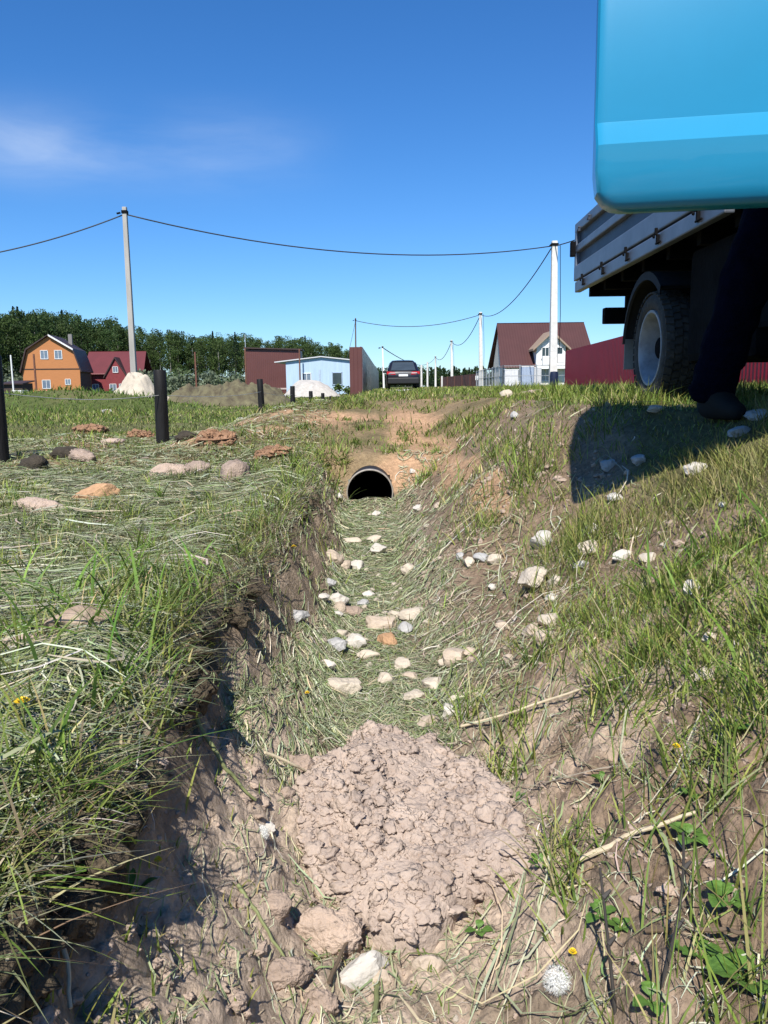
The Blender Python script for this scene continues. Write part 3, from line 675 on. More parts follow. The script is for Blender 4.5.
items = []
while len(items) < 2600:
    cx, cy = rng.uniform(-.55, 1.0), math.exp(rng.uniform(math.log(.75), math.log(4.5))); uu = cx-axis(cy)
    if uu < lip(cy)+.03 or (cy > 2.3 and uu < .22) or fbm(cx, cy, .3, 2, 150) < rng.uniform(-.3, .5): continue
    s_ = min(.022, .0032*max(1, cy/2)*(1/max(.03, rng.uniform()))**.5); items.append((np.array([cx, cy, Hs(cx, cy)+s_*.1]), s_))
cv_, cq_ = clod_cloud(items)
cr_ = link('soil_crumbs', np_mesh('soil_crumbs', cv_, tris=cq_), mat('crumb_soil', (.38, .29, .225), .98, var=.25, scale=6, bump=.5, bscale=150)); tag(cr_, 'loose crumbs of dry clay lying over the bare ditch soil', 'soil crumbs', kind='stuff')

items = []
while len(items) < 260:
    cy = math.exp(rng.uniform(math.log(.6), math.log(6.0)))
    if vn(np.array([cy*2.3]), np.array([.5]), 91)[0] < rng.uniform(0, .55): continue
    if cy > 2.2 and rng.uniform() < .55: continue
    dz = rng.uniform(0, .08); cx = axis(cy)+float(lip(np.array([cy]))[0])+rng.normal(.035, .022)
    items.append((np.array([cx, cy, -.60+rng.normal(0, .015)-dz]), rng.uniform(.018, .048)))
cv_, cq_ = clod_cloud(items)
tf_ = link('turf_edge', np_mesh('turf_edge', cv_, tris=cq_), mat('root_soil', (.075, .055, .036), .98, var=.5, scale=14, bump=.8, bscale=110, var2=(.15, .115, .07))); tag(tf_, 'dark broken turf and roots jutting out along the cut left edge of the ditch', 'turf edge', kind='stuff')

# ------------------------------------------------------------------ culvert pipe
t = thing('culvert_pipe', 'dark round culvert pipe under the crossing at the end of the ditch', 'pipe', PIPE)
pm = mat('pipe_black', (.012, .012, .013), .55, var=.3, scale=5)
b = MB(); b.lathe([(0, PR-.002), (.02, PR), (5.5, PR), (5.5, 0), (5.49, 0), (5.45, PR-.012), (.0, PR-.010), (0, PR)], 56, 'y')
b.build('barrel', pm, t, smooth='auto')
b = MB(); b.lathe([(-.012, PR-.007), (-.014, PR-.003), (-.01, PR+.002), (.03, PR+.003), (.03, PR-.007)], 56, 'y')
b.build('rim', mat('pipe_rim', (.30, .27, .23), .7, var=.3, scale=20), t, smooth='auto')

# ------------------------------------------------------------------ black posts and wires
tar = mat('tarred_wood', (.014, .013, .013), .62, var=.5, scale=10, bump=.5, bscale=30, stretch=(1, 1, .15), var2=(.018, .017, .017), spec=.2)
def post(px, base, top, lab, rad=.062, y=None):
    g, _ = hit(px, base)
    if y: g = at(px, base, y); g.z = Hs(g.x, y)
    tp = at(px, top, g.y); h = tp.z-g.z
    b = MB(); n = 14; pts = [(0, 0, -.25), (0, 0, h*.35), (.004, 0, h*.7), (-(px-384)*0, 0, h-.012), (0, 0, h)]
    b.tube(pts, [rad*1.06, rad*1.03, rad, rad*.98, rad*.9], n)
    o = b.build('fence_post', tar, smooth='auto', loc=g); o.rotation_euler = (random.gauss(0, .012), random.gauss(0, .012), random.uniform(0, 6))
    tag(o, lab, 'post', 'black tarred posts in the field'); return g, h
P0 = post(1, 462, 355, 'leftmost black tarred post, cut by the left edge of the picture')
P1 = post(163, 444, 370, 'tall black tarred post between two rusty soil heaps')
pl = ['first short black post right of the brown soil heap', 'second short black post, with a dark clod leaning at its foot', 'third short black post in the row towards the white gravel pile', 'fourth short black post in the row', 'fifth black post stub in the row', 'sixth black post stub in the row', 'seventh black post stub in the row, next to last', 'farthest tiny black post stub by the brown fence']
PS = [P0, P1]
for (px, bs, tp), lab, yy in zip([(262, 411, 379), (293, 407, 386), (311, 404, 391), (323, 403, 393), (331, 402.3, 396), (338, 402, 396.5), (344, 401.5, 396.5), (350, 400.5, 395)], pl, [17.5, 22, 26, 29.5, 33, 36, 39, 42]):
    PS.append(post(px, bs, tp, lab, .066, yy))
wm = mat('dull_wire', (.40, .40, .38), .5, .2, var=.2)
b = MB()
prev = Vector((-4.6, 4.6, .0))
seq = [prev]
for g, h in PS[:5]: seq.append(Vector((g.x, g.y-.07, g.z+h*.66)))
for a_, c_ in zip(seq[:-1], seq[1:]):
    b.tube([a_.lerp(c_, k/6)-Vector((0, 0, .05*math.sin(math.pi*k/6))) for k in range(7)], .0035, 5)
tag(b.build('strand_wire', wm), 'thin grey wire strung along the black posts at mid height', 'wire')

# ------------------------------------------------------------------ sticks, stalks, weeds, flowers
def stick(pts, r, key, label, name, cat, lift=.012, grp=None):
    P = []
    for i, (px, py) in enumerate(pts):
        g, _ = hit(px, py); P.append(g+Vector((0, 0, lift+r)))
    Q = []
    for i in range(len(P)-1):
        for k in range(4): Q.append(P[i].lerp(P[i+1], k/4)+Vector((random.gauss(0, r*.35), random.gauss(0, r*.35), 0)))
    Q.append(P[-1]); c = Q[0].copy()
    rs = [r*(1-.45*i/(len(Q)-1))*random.uniform(.9, 1.1) for i in range(len(Q))]
    b = MB(); b.tube([q-c for q in Q], rs, 8)
    tag(b.build(name, key, smooth='auto', loc=c), label, cat, grp)
straw = mat('pale_straw', (.56, .47, .32), .8, var=.2, scale=20, bump=.2)
twig = mat('brown_twig', (.12, .085, .055), .85, var=.3, scale=20, bump=.3)
dkst = mat('dark_stem', (.045, .04, .035), .8, var=.3, scale=20)
gst = mat('green_stalk', (.19, .21, .085), .7, var=.25, scale=14)
stick([(580, 869), (640, 846), (695, 822)], .0055, straw, 'longest pale straw stick lying on bare soil right of the clay lump', 'straw_stick', 'stick', .02)
stick([(265, 762), (292, 770), (322, 785)], .0045, straw, 'pale hollow stalk pointing at the upper left of the clay lump', 'straw_stick', 'stick', .02)
stick([(58, 908), (66, 960), (72, 1022)], .0042, straw, 'pale straw stalk standing at the bottom left corner', 'straw_stick', 'stick', .02)
stick([(645, 941), (700, 940), (752, 942)], .005, twig, 'brown twig lying flat at the lower right', 'twig', 'twig', .01)
stick([(330, 1000), (345, 965), (358, 950), (372, 944)], .004, twig, 'thin brown twig bent over the large whitish stone', 'twig', 'twig', .035)
stick([(195, 722), (225, 770), (256, 806)], .0052, gst, 'thick pale green stalk lying down the left ditch wall', 'stalk', 'stalk', .012)
stick([(238, 890), (262, 925), (285, 962)], .004, gst, 'dark green stalk pressed on clay left of the clay lump', 'stalk', 'stalk', .008)
stick([(462, 735), (520, 722), (585, 700), (625, 690)], .004, straw, 'long straw curving over the right slope above the clay lump', 'straw_stick', 'stick', .03)
stick([(375, 1022), (378, 985), (380, 960)], .005, gst, 'green stalk at the bottom edge under the large whitish stone', 'stalk', 'stalk', .01)
stick([(362, 770), (375, 805), (392, 840), (404, 862)], .0022, twig, 'hair thin root lying over the top of the clay lump', 'root', 'root', .105)
def standing(px, py, top, bend, key, label, r=.0032):
    g, _ = hit(px, py); tp = at(top[0], top[1], g.y+.05)-g
    mid = tp*.5+Vector(bend); b = MB()
    q = [(1-s)**2*Vector((0, 0, -.02))+2*s*(1-s)*mid+s*s*tp for s in [k/10 for k in range(11)]]
    b.tube(q, [r*(1-.4*k/10) for k in range(11)], 6)
    for k in (5, 8): b.tube([q[k], q[k]+Vector((.012, .004, .01))], [r*1.6, r*.6], 5)
    tag(b.build('dry_stem', key, loc=g, smooth='auto'), label, 'stem', 'dark dry stems at the lower right')
standing(645, 1018, (683, 832), (.035, 0, 0), dkst, 'dark dry stem bowing to the right with knots at the lower right')
standing(617, 1016, (600, 868), (-.0, 0, 0), dkst, 'straight thin dark stem at the lower right, left of the bowed one')
lf = mat('weed_leaf', (.065, .145, .022), .5, var=.4, scale=25, bump=.3, bscale=90, var2=(.13, .24, .04))
def rosette(px, py, n, L, label, ratio=.55, lobes=3, name='broadleaf_weed', cat='weed', updeg=25, grp='small green weeds'):
    g, _ = hit(px, py); t = thing(name, label, cat, g, 0, grp); L *= .72
    for i in range(n):
        a = i/n*6.283+random.uniform(-.4, .4); l = L*random.uniform(.75, 1.15); e = R(updeg+random.uniform(-12, 15))
        m_, vs, fs = 9, [], []
        for k in range(m_):
            s = k/(m_-1); w = ratio*l*.5*math.sin(math.pi*min(1, s*.92+.08))**.8*(1+.28*abs(math.sin(s*math.pi*lobes)))-.0005
            if k == 0: w = .0015
            if k == m_-1: w = .0008
            z = l*s*math.sin(e)-l*.35*s*s; d = .25*l+l*s*math.cos(e)*.9
            for q in (-1, 0, 1):
                p = Vector((d*math.cos(a)-q*w*math.sin(a), d*math.sin(a)+q*w*math.cos(a), .01+z+.25*w*abs(q)*1.0))
                vs.append(p)
        for k in range(m_-1):
            for q in (0, 1): fs.append((k*3+q, k*3+q+1, k*3+q+4, k*3+q+3))
        b = MB(); b.add(vs, fs); b.tube([(0, 0, 0), (.25*l*math.cos(a), .25*l*math.sin(a), .012)], .0016, 5)
        b.build('leaf', lf, t, smooth=True)
rosette(728, 906, 5, .055, 'five leaf green weed beside the brown twig at the right edge', .8, 3)
rosette(622, 932, 6, .035, 'small bright green weed just left of the bowed dark stem', .45, 1)
rosette(748, 985, 6, .07, 'largest dark green weed at the bottom right corner', .8, 3)
rosette(652, 1008, 4, .045, 'half hidden green weed at the bottom edge by the dark stems', .7, 2)
rosette(603, 783, 9, .045, 'feathery green weed tuft on bare soil above the straw stick', .4, 4, updeg=45)
rosette(693, 797, 4, .04, 'two tone small weed under tall grass at the right', .7, 2)
rosette(540, 865, 6, .045, 'small weed tuft at the right tip of the clay lump', .4, 3, updeg=40)
rosette(478, 935, 4, .035, 'tiny weed below the right side of the clay lump', .6, 1)
rosette(28, 770, 5, .06, 'broad leaf weed in the left bank grass at the left edge', .6, 2)
rosette(55, 885, 6, .06, 'dark broad leaf weed hanging on the shaded left cut edge', .55, 3)
rosette(690, 845, 5, .05, 'green weed on brown soil right of the tip of the straw stick', .7, 3)
rosette(600, 915, 5, .04, 'small green weed left of the straight thin dark stem', .6, 2)
rosette(735, 740, 6, .05, 'green weed under the grass at the right edge above the bare soil', .6, 3, updeg=40)
rosette(700, 960, 5, .045, 'green weed between the brown twig and the bottom edge', .7, 3)
rosette(515, 800, 6, .045, 'grassy weed close to the upper right of the clay lump', .3, 1, updeg=50)
rosette(130, 905, 5, .06, 'long leaved weed on the clay at the foot of the left wall', .25, 1, updeg=50)
yel = mat('yellow_petal', (.72, .50, .02), .6, var=.2, scale=30)
FL = [(22, 733, .013, 'yellow flower in the left bank grass near the left edge'), (156, 868, .007, 'small yellow flower fallen on the clay of the left wall'),
      (673, 771, .009, 'yellow flower on the right slope below the tall grass'), (293, 560, .011, 'yellow flower at the lip of the left ditch wall near the pipe'),
      (306, 700, .008, 'yellow flower low in the ditch by the biggest pale flat stone'), (570, 962, .008, 'yellow bud beside the white seed head')]
for px, py, r, lab in FL:
    g, _ = hit(px, py); t = thing('yellow_flower', lab, 'flower', g, 0, 'yellow flowers'); h = .05 if r > .008 else .02
    b = MB(); b.tube([(0, 0, -.01), (.004, 0, h)], .0012, 5); b.build('stem', gst, t)
    b = MB()
    for ring, (k_, rr_, zz) in enumerate([(16, 1, 0), (13, .7, .003), (8, .4, .005)]):
        for i in range(k_):
            a = i/k_*6.283+ring; c, s_ = math.cos(a), math.sin(a); w = r*.2
            b.add([(.004+c*r*.1, s_*r*.1, h+zz), (.004+c*r*rr_*.7-s_*w, s_*r*rr_*.7+c*w, h+zz+r*.25), (.004+c*r*rr_, s_*r*rr_, h+zz+r*.3), (.004+c*r*rr_*.7+s_*w, s_*r*rr_*.7-c*w, h+zz+r*.25)], [(0, 1, 2, 3)])
    b.build('flower_head', yel, t)
fl = mat('seed_fluff', (.78, .78, .74), .9, var=.1)
def puff(px, py, rad, lab, h=.09):
    g, _ = hit(px, py); c = g+Vector((0, 0, h)); t = thing('dandelion_seed_head', lab, 'seed head', g, 0, 'white seed heads')
    b = MB(); b.tube([(0, -.0, -.02), (.006, .0, h*.5), (0, 0, h)], .0017, 6); b.build('stem', gst, t)
    b = MB(); k_ = 300
    for i in range(k_):
        z = 1-2*(i+.5)/k_; a = i*2.39996; q = math.sqrt(1-z*z); d = Vector((q*math.cos(a), q*math.sin(a), z)); o = Vector((0, 0, h))
        e = d.orthogonal().normalized(); f = d.cross(e); tip = o+d*rad*random.uniform(.5, .95)
        sd = e*.00022; b.add([o+d*rad*.1-sd, o+d*rad*.1+sd, tip], [(0, 1, 2)])
        for j in range(7):
            w = math.cos(j/9*6.283)*e+math.sin(j/9*6.283)*f; v = (w*.8+d*.75).normalized()*rad*random.uniform(.2, .42); s_ = d.cross(w)*.00022
            b.add([tip-s_, tip+s_, tip+v], [(0, 1, 2)])
    b.build('fluff', fl, t)
    b = MB(); b.lathe([(h-rad*.1, 0), (h-rad*.08, rad*.1), (h+rad*.08, rad*.1), (h+rad*.1, 0)], 10, 'z'); b.build('seed_core', twig, t)
puff(556, 1012, .021, 'round white dandelion seed head on a stem at the bottom right of the clay lump', .055)
puff(262, 832, .016, 'broken white seed head lying left of the clay lump', .012)
#PART3
# ------------------------------------------------------------------ truck
bedm = mat('grey_bed_paint', (.15, .17, .205), .42, .35, var=.2, scale=6, spec=.5)
bedd = mat('bed_panel', (.052, .062, .082), .5, .3, var=.3, scale=5)
chas = mat('chassis_black', (.007, .007, .008), .9, var=.5, scale=6, bump=.2, spec=.08)
blue = mat('blue_truck_paint', (.009, .225, .40), .36, var=.05, scale=2, spec=.5, coat=.6)
steel = mat('bright_steel', (.5, .5, .5), .4, .8, var=.3, scale=15)
rub = mat('tyre_rubber', (.045, .042, .038), .85, var=.35, scale=14, bump=.3, bscale=60, var2=(.085, .078, .066))
rimm = mat('silver_rim', (.36, .36, .37), .55, .2, var=.35, scale=9)
plast = mat('grey_plastic', (.016, .016, .017), .75, var=.25, scale=8)
glass = mat_glass('dark_glass'); flapm = mat('dusty_flap', (.30, .28, .25), .9, var=.25, scale=6)
lampr = mat('red_lamp', (.35, .015, .012), .3, var=.1); lampo = mat('clear_lamp', (.6, .6, .6), .15, .3, var=.1); seatm = mat('grey_seat', (.08, .08, .085), .9, var=.2, scale=20)
TR = Vector((1.70, 5.2, Hs(1.8, 5.2)-.015))
t = thing('truck', 'light truck with grey drop side bed and blue cab, its door swung open', 'truck', TR, -.02)
truck = t
# bed
x0, x1, y0, y1, z0, z1 = -.105, 2.02, -1.45, 1.78, 1.0, 1.45
b = MB(); b.box(((x0+x1)/2, (y0+y1)/2, z0-.02), (x1-x0-.1, y1-y0-.06, .05)); fl_ = b.build('bed_floor', chas, t)
def board(name, ya, yb, x, sgn):
    b = MB(); b.box((x+sgn*.02, (ya+yb)/2, (z0+z1)/2), (.022, yb-ya, z1-z0-.02)); o = b.build(name, bedd, t)
    b = MB(); w = .045
    for zc, hh in ((z1-.035, .075), ((z0+z1)/2+.02, .06), (z0+.05, .12)): b.box((x-sgn*.002, (ya+yb)/2, zc), (w, yb-ya, hh))
    for yc in (ya+.03, yb-.03): b.box((x-sgn*.003, yc, (z0+z1)/2), (w-.004, .06, z1-z0-.002))
    b.build('board_rib', bedm, o, bevel=.008)
    return o
lb = board('side_board', y0, y1, x0+.02, 1); rb_ = board('side_board', y0, y1, x1-.02, -1)
b = MB(); b.box((x0+.021, (y0+y1)/2, z0-.065), (.05, y1-y0-.1, .085)); b.build('side_rail', bedm, t, bevel=.008)
b = MB(); b.box((x1-.021, (y0+y1)/2, z0-.065), (.05, y1-y0-.1, .085)); b.build('side_rail', bedm, t, bevel=.008)
for i in range(5):
    yc = y0+.35+i*.62; b = MB(); b.box((x0-.014, yc, z0-.06), (.016, .024, .05)); b.box((x0-.024, yc, z0-.02), (.016, .02, .04)); b.tube([(x0-.01, yc-.04, z0-.08), (x0-.02, yc, z0-.085), (x0-.01, yc+.04, z0-.08)], .007, 6)
    b.build('latch', chas, t, bevel=.004)
    b = MB(); b.lathe([(-.010, 0), (-.010, .008), (.0, .010)], 8, 'x', (x0-.026, yc+.02, z0-.045)); b.build('bolt', chas, t)
for yc, zc in ((y1-.2, z1-.07), (y1-.55, z1-.05), (y1-.03, z1-.17)):
    b = MB(); b.box((x0-.012, yc, zc), (.02, .022, .04)); b.tube([(x0-.016, yc-.015, zc+.015), (x0-.022, yc+.02, zc-.015)], .006, 6); b.build('board_hook', bedd, t, bevel=.003)
b = MB(); b.box(((x0+x1)/2, y1-.0, (z0+z1)/2), (x1-x0-.06, .03, z1-z0)); tb = b.build('tail_board', bedd, t)
b = MB()
for zc in (z1-.03, (z0+z1)/2, z0+.05): b.box(((x0+x1)/2, y1+.022, zc), (x1-x0-.05, .04, .07))
b.build('board_rib', bedm, tb, bevel=.006)
b = MB(); b.box(((x0+x1)/2, y0, (z0+z1)/2+.15), (x1-x0-.06, .03, z1-z0+.3)); b.build('front_board', bedd, t)
b = MB(); b.box((x0-.02, y1-.02, z1-.2), (.04, .07, .12)); b.build('marker_lamp', chas, t, bevel=.008)
# chassis
b = MB()
for xc in (.55, 1.32): b.box((xc, -.9, .76), (.07, 5.3, .17))
for yc in (-3.2, -1.6, -.5, .6, 1.5): b.box((.935, yc, .76), (.72, .06, .12))
for yc in np.linspace(y0+.15, y1-.15, 7): b.box(((x0+x1)/2, yc, .90), (x1-x0-.2, .06, .10))
b.build('chassis', chas, t)
b = MB(); b.box((.97, 1.62, .69), (1.72, .09, .13)); rb = b.build('rear_bar', chas, t, bevel=.01)
for xc in (.6, 1.28):
    b = MB(); b.box((xc, 1.6, .74), (.06, .06, .2)); b.build('bar_bracket', chas, rb)
for xc in (.16, 1.74):
    b = MB(); b.box((xc+(.3 if xc < 1 else -.3), 1.70, .80), (.3, .06, .12)); tl0 = b.build('tail_lamp', chas, t, bevel=.01); b = MB(); b.box((xc+(.3 if xc < 1 else -.3), 1.735, .80), (.27, .012, .10)); b.build('lens', lampr, tl0)
b = MB(); b.tube([(.08, 0, .35), (.7, 0, .35), (.8, 0, .37), (.93, 0, .38), (1.06, 0, .37), (1.2, 0, .35), (1.78, 0, .35)], [.06, .06, .12, .16, .12, .06, .06], 12); b.build('rear_axle', chas, t, smooth=True)
b = MB(); b.tube([(.93, -2.2, .6), (.93, -.2, .42)], .045, 8); b.build('drive_shaft', chas, t, smooth=True)
for xc in (.42, 1.45):
    b = MB(); b.tube([(xc, -.75, .66), (xc, -.4, .50), (xc, 0, .46), (xc, .4, .50), (xc, .75, .66)], .04, 6); b.build('leaf_spring', chas, t)
b = MB(); b.box((.32, -1.0, .55), (.56, .9, .62)); b.build('fuel_tank', chas, t, bevel=.05)
b = MB(); b.box((.30, -1.55, .62), (.5, .3, .5)); b.build('battery_box', chas, t, bevel=.03)
b = MB(); b.box((1.6, -1.0, .66), (.5, .9, .34)); b.build('tool_box', chas, t, bevel=.03)
b = MB(); b.lathe([(-.09, .12), (-.09, .33), (0, .36), (.09, .33), (.09, .12)], 28, 'z', (.93, 1.0, .62)); b.build('spare_wheel', rub, t, smooth='auto')
# wheels
def wheel(cx, cy, r, w, parent, dish, sgn, lugs=True, nm='wheel'):
    e = MB()
    prof = [(.02, .235), (.0, .26), (-.004, .30), (.004, r-.03), (.022, r-.008), (.05, r-.004), (w-.05, r-.004), (w-.022, r-.008), (w-.004, r-.03), (w+.004, .30), (w, .26), (w-.02, .235)]
    e.lathe([(a*sgn, q) for a, q in prof], 56, 'x')
    if lugs:
        n = 44
        for k in range(n):
            for row, (xa, xb) in enumerate(((.0, .045), (.052, .092), (.099, .139), (.146, w))):
                a = (k+(row % 2)*.5)/n*2*math.pi; d = 2*math.pi/n*.36; sk = .25*d*(1 if row % 2 else -1)
                vs = []
                for rr2 in (r-.016, r+.006):
                    for (xx, aa) in ((xa, a-d+sk), (xb, a-d-sk), (xb, a+d-sk), (xa, a+d+sk)):
                        q = rr2-(.012 if rr2 > r and (xx < .01 or xx > w-.01) else 0)
                        vs.append((xx*sgn, q*math.cos(aa), q*math.sin(aa)))
                e.add(vs, [(0, 1, 2, 3)[::-1], (4, 5, 6, 7), (0, 1, 5, 4), (1, 2, 6, 5), (2, 3, 7, 6), (3, 0, 4, 7)])
    ty = e.build('tyre', rub, parent, smooth='auto'); ty.location = (cx, cy, r)
    e = MB(); dp = dish
    e.lathe([(a*sgn, q) for a, q in [(.018, .238), (.004, .236), (.004, .222), (.03, .205), (.07, .20), (dp, .195), (dp+.012, .16), (dp+.012, .09), (dp-.03, .075), (dp-.05, .06), (dp-.05, 0)]], 40, 'x')
    rm_ = e.build('rim', rimm, parent, smooth='auto'); rm_.location = (cx, cy, r)
    e = MB()
    for k in range(6):
        a = k/6*6.283; e.lathe([((dp-.015)*sgn, 0), ((dp-.015)*sgn, .012), ((dp+.012)*sgn, .013)], 6, 'x', (0, .115*math.cos(a), .115*math.sin(a)))
    hb = e.build('wheel_nut', steel, rm_)
    e = MB(); e.lathe([(a*sgn, q) for a, q in [(dp+.01, .088), (dp-.045, .072), (dp-.075, .066), (dp-.085, .05), (dp-.085, 0)]], 24, 'x'); e.build('hub', chas, rm_, smooth='auto')
    e = MB()
    for k in range(5):
        a = k/5*6.283+.4; e.lathe([((dp+.004)*sgn, 0), ((dp+.004)*sgn, .026), ((dp+.02)*sgn, .03)], 12, 'x', (0, .165*math.cos(a)*.93, .165*math.sin(a)*.93))
    e.build('hole_shade_disc', chas, rm_)  # black discs on the rim paint the dark of open holes
wh = thing('wheel', None, None); wh.parent = t; wheel(0, 0, .352, .185, wh, .14, 1)
wh = thing('wheel', None, None); wh.parent = t; wheel(.22, 0, .352, .185, wh, .02, 1)
wh = thing('wheel', None, None); wh.parent = t; wheel(1.86, 0, .352, .185, wh, .115, -1)
wh = thing('wheel', None, None); wh.parent = t; wheel(1.64, 0, .352, .185, wh, .02, -1)
wh = thing('wheel', None, None); wh.parent = t; wheel(.06, -2.9, .352, .185, wh, .05, 1)
wh = thing('wheel', None, None); wh.parent = t; wheel(1.80, -2.9, .352, .185, wh, .05, -1)
def mudguard(xa, xb):
    b = MB(); ro, n = .47, 22; vs = []; fs = []
    for i in range(n):
        a = R(48+i*(168-48)/(n-1)); q = ro
        y_, z_ = -q*math.cos(a), .352+q*math.sin(a)
        z_ = min(z_, .83)
        vs += [(xa, y_, z_), (xb, y_, z_), (xa, y_*.97, z_-.015), (xb, y_*.97, z_-.015), (xa-.004, y_*1.0, z_-.05), (xa+.012, y_*.97, z_-.05)]
    for i in range(n-1):
        k = i*6; m_ = k+6
        fs += [(k, k+1, m_+1, m_), (k+2, m_+2, m_+3, k+3), (k, m_, m_+4, k+4), (k+2, k+5, m_+5, m_+2), (k+4, m_+4, m_+5, k+5), (k+1, k+3, m_+3, m_+1)]
    b.add(vs, fs); return b.build('mudguard', plast, t, smooth='auto')
mudguard(-.04, .42); mudguard(1.44, 1.9)
for xa in (.02, 1.52):
    b = MB(); b.box((xa+.16, .56, .40), (.36, .012, .34)); b.build('mud_flap', flapm, t, bevel=.003)
# cab
cabx0, cabx1 = -.02, 1.88
b = MB()
prof = [(-1.72, .50), (-1.72, 2.02), (-1.85, 2.1), (-2.5, 2.1), (-2.65, 2.04), (-3.25, 1.36), (-3.95, 1.12), (-4.02, .95), (-4.02, .55)]
for k in range(len(prof)-1):
    (ya, za), (yb, zb) = prof[k], prof[k+1]
    if k == 4: continue
    n_ = Vector((0, zb-za, -(yb-ya))).normalized()*.02
    b.prism([(cabx0+.03, ya, za), (cabx0+.03, yb, zb), (cabx0+.03, yb+n_.y, zb+n_.z), (cabx0+.03, ya+n_.y, za+n_.z)], (cabx1-cabx0-.06, 0, 0))
def side(x, sg):
    def pan(poly): b.prism([(x, p, q) for p, q in poly], (sg*.03, 0, 0))
    pan([(-1.72, .50), (-1.72, 2.02), (-1.85, 2.1), (-1.80, 1.4), (-1.80, .50)])                        # rear pillar
    pan([(-1.85, 2.1), (-2.5, 2.1), (-2.65, 2.04), (-2.60, 1.98), (-2.48, 2.03), (-1.85, 2.03)])       # roof edge
    pan([(-2.65, 2.04), (-3.25, 1.36), (-3.15, 1.36), (-2.60, 1.98)])                                  # screen pillar
    arch = [(-2.9+.42*math.cos(R(a)), .352+.42*math.sin(R(a))) for a in range(20, 165, 12)]
    pan([(-2.83, 1.36), (-3.25, 1.36), (-3.95, 1.12), (-4.02, .95), (-4.02, .55), (-3.33, .5)]+arch[::-1][1:]+[(-2.45, .50), (-2.83+.02, .80)])
side(cabx0, 1); side(cabx1, -1)
b.prism([(cabx1-.03, -1.80, .5), (cabx1-.03, -1.80, 1.36), (cabx1-.03, -2.83, 1.36), (cabx1-.03, -2.83, .8), (cabx1-.03, -2.45, .5)], (.03, 0, 0))
cab = b.build('cab', blue, t, bevel=.012)
b = MB(); b.prism([(cabx0+.08, -2.64, 2.02), (cabx0+.08, -3.23, 1.37), (cabx0+.08, -3.225, 1.365), (cabx0+.08, -2.635, 2.015)], (cabx1-cabx0-.16, 0, 0)); b.build('windscreen', glass, cab)
b = MB(); b.box(((cabx0+cabx1)/2, -2.6, .52), (cabx1-cabx0-.1, 1.7, .05)); b.build('cab_floor', chas, cab)
for xc in (.45, 1.35):
    b = MB(); b.box((xc, -2.1, .78), (.55, .5, .2)); b.box((xc, -1.86, 1.15), (.52, .14, .7), Matrix.Rotation(R(-6), 3, 'X')); b.box((xc, -1.83, 1.6), (.3, .1, .2)); b.build('seat', seatm, cab, bevel=.05, smooth='auto')
b = MB(); b.box(((cabx0+cabx1)/2, -3.0, 1.18), (cabx1-cabx0-.12, .35, .34)); b.build('dashboard', plast, cab, bevel=.05)
b = MB(); b.box(((cabx0+cabx1)/2, -4.08, .58), (cabx1-cabx0+.04, .16, .24)); b.build('bumper', plast, t, bevel=.04)
b = MB()
for k in range(4): b.box(((cabx0+cabx1)/2, -4.03, .80+k*.06), (.85, .03, .03))
b.build('grille', chas, cab)
for xc in (.25, 1.61):
    b = MB(); b.box((xc, -4.03, .90), (.36, .05, .2)); b.build('headlight', lampo, cab, bevel=.03)
b = MB(); b.box((cabx0+.14, -2.2, .30), (.3, .75, .04)); b.box((cabx0+.26, -2.2, .41), (.03, .7, .2)); b.build('cab_step', chas, t, bevel=.006)
# open door: grid along length s and height profile
hinge = Vector((1.685, 2.385)); free = Vector((.652, 2.555))
dl = (free-hinge).length; dv = (free-hinge)/dl; nv = Vector((dv.y, -dv.x))
if nv.y > 0: nv = -nv                                # outward face, towards the camera
ZB = .527                                            # bottom of the door, world z
prof = [(0, -.030), (.006, -.016), (.02, -.004), (.05, .008), (.11, .018), (.18, .026), (.258, -.030), (.36, -.024), (.5, -.022), (.64, -.024), (.76, -.032), (.80, -.042)]
cols_ = [0, .006, .016, .03, .05, .075, .105]+[.105+(dl-.12)*k/14 for k in range(1, 15)]
rr_ = .085; W_ = []
def s_in(s, h):                                      # rounded free lower corner
    ex = rr_-math.sqrt(max(0, rr_*rr_-(rr_-min(h, rr_))**2)); return ex+s*(dl-ex)/dl
def wp(s, h, o):
    p = free-dv*s+nv*o; return Vector((p.x, p.y, ZB+h))-TR
Mi = Matrix.Rotation(.02, 3, 'Z')
vs = []; nc, npf = len(cols_), len(prof)
for h, o in prof:
    for s in cols_:
        e = min(s, .03)/.03; edge = -.014*(1-math.sqrt(max(0, 1-(1-e)**2)))
        vs.append(Mi @ wp(s_in(s, h), h, o+edge+.006*math.sin(math.pi*s/dl)))
off = len(vs)
for h, o in prof:
    for s in cols_: vs.append(Mi @ wp(s_in(s, h), h, -.085))
fs = []
for i in range(npf-1):
    for j in range(nc-1):
        k = i*nc+j; fs += [(k, k+1, k+nc+1, k+nc), (off+k, off+k+nc, off+k+nc+1, off+k+1)]
for j in range(nc-1): fs += [(j, off+j, off+j+1, j+1), ((npf-1)*nc+j, (npf-1)*nc+j+1, off+(npf-1)*nc+j+1, off+(npf-1)*nc+j)]
for i in range(npf-1): fs += [(i*nc, (i+1)*nc, off+(i+1)*nc, off+i*nc), (i*nc+nc-1, off+i*nc+nc-1, off+(i+1)*nc+nc-1, (i+1)*nc+nc-1)]
b = MB(); b.add(vs, fs); door = b.build('door', blue, t, smooth=True); door.data.set_sharp_from_angle(angle=R(28))
door['label'] = 'blue cab door swung wide open with a bright crease'
zt = .80
def dp_(s, h, o=-.055): return Mi @ wp(s, h, o)
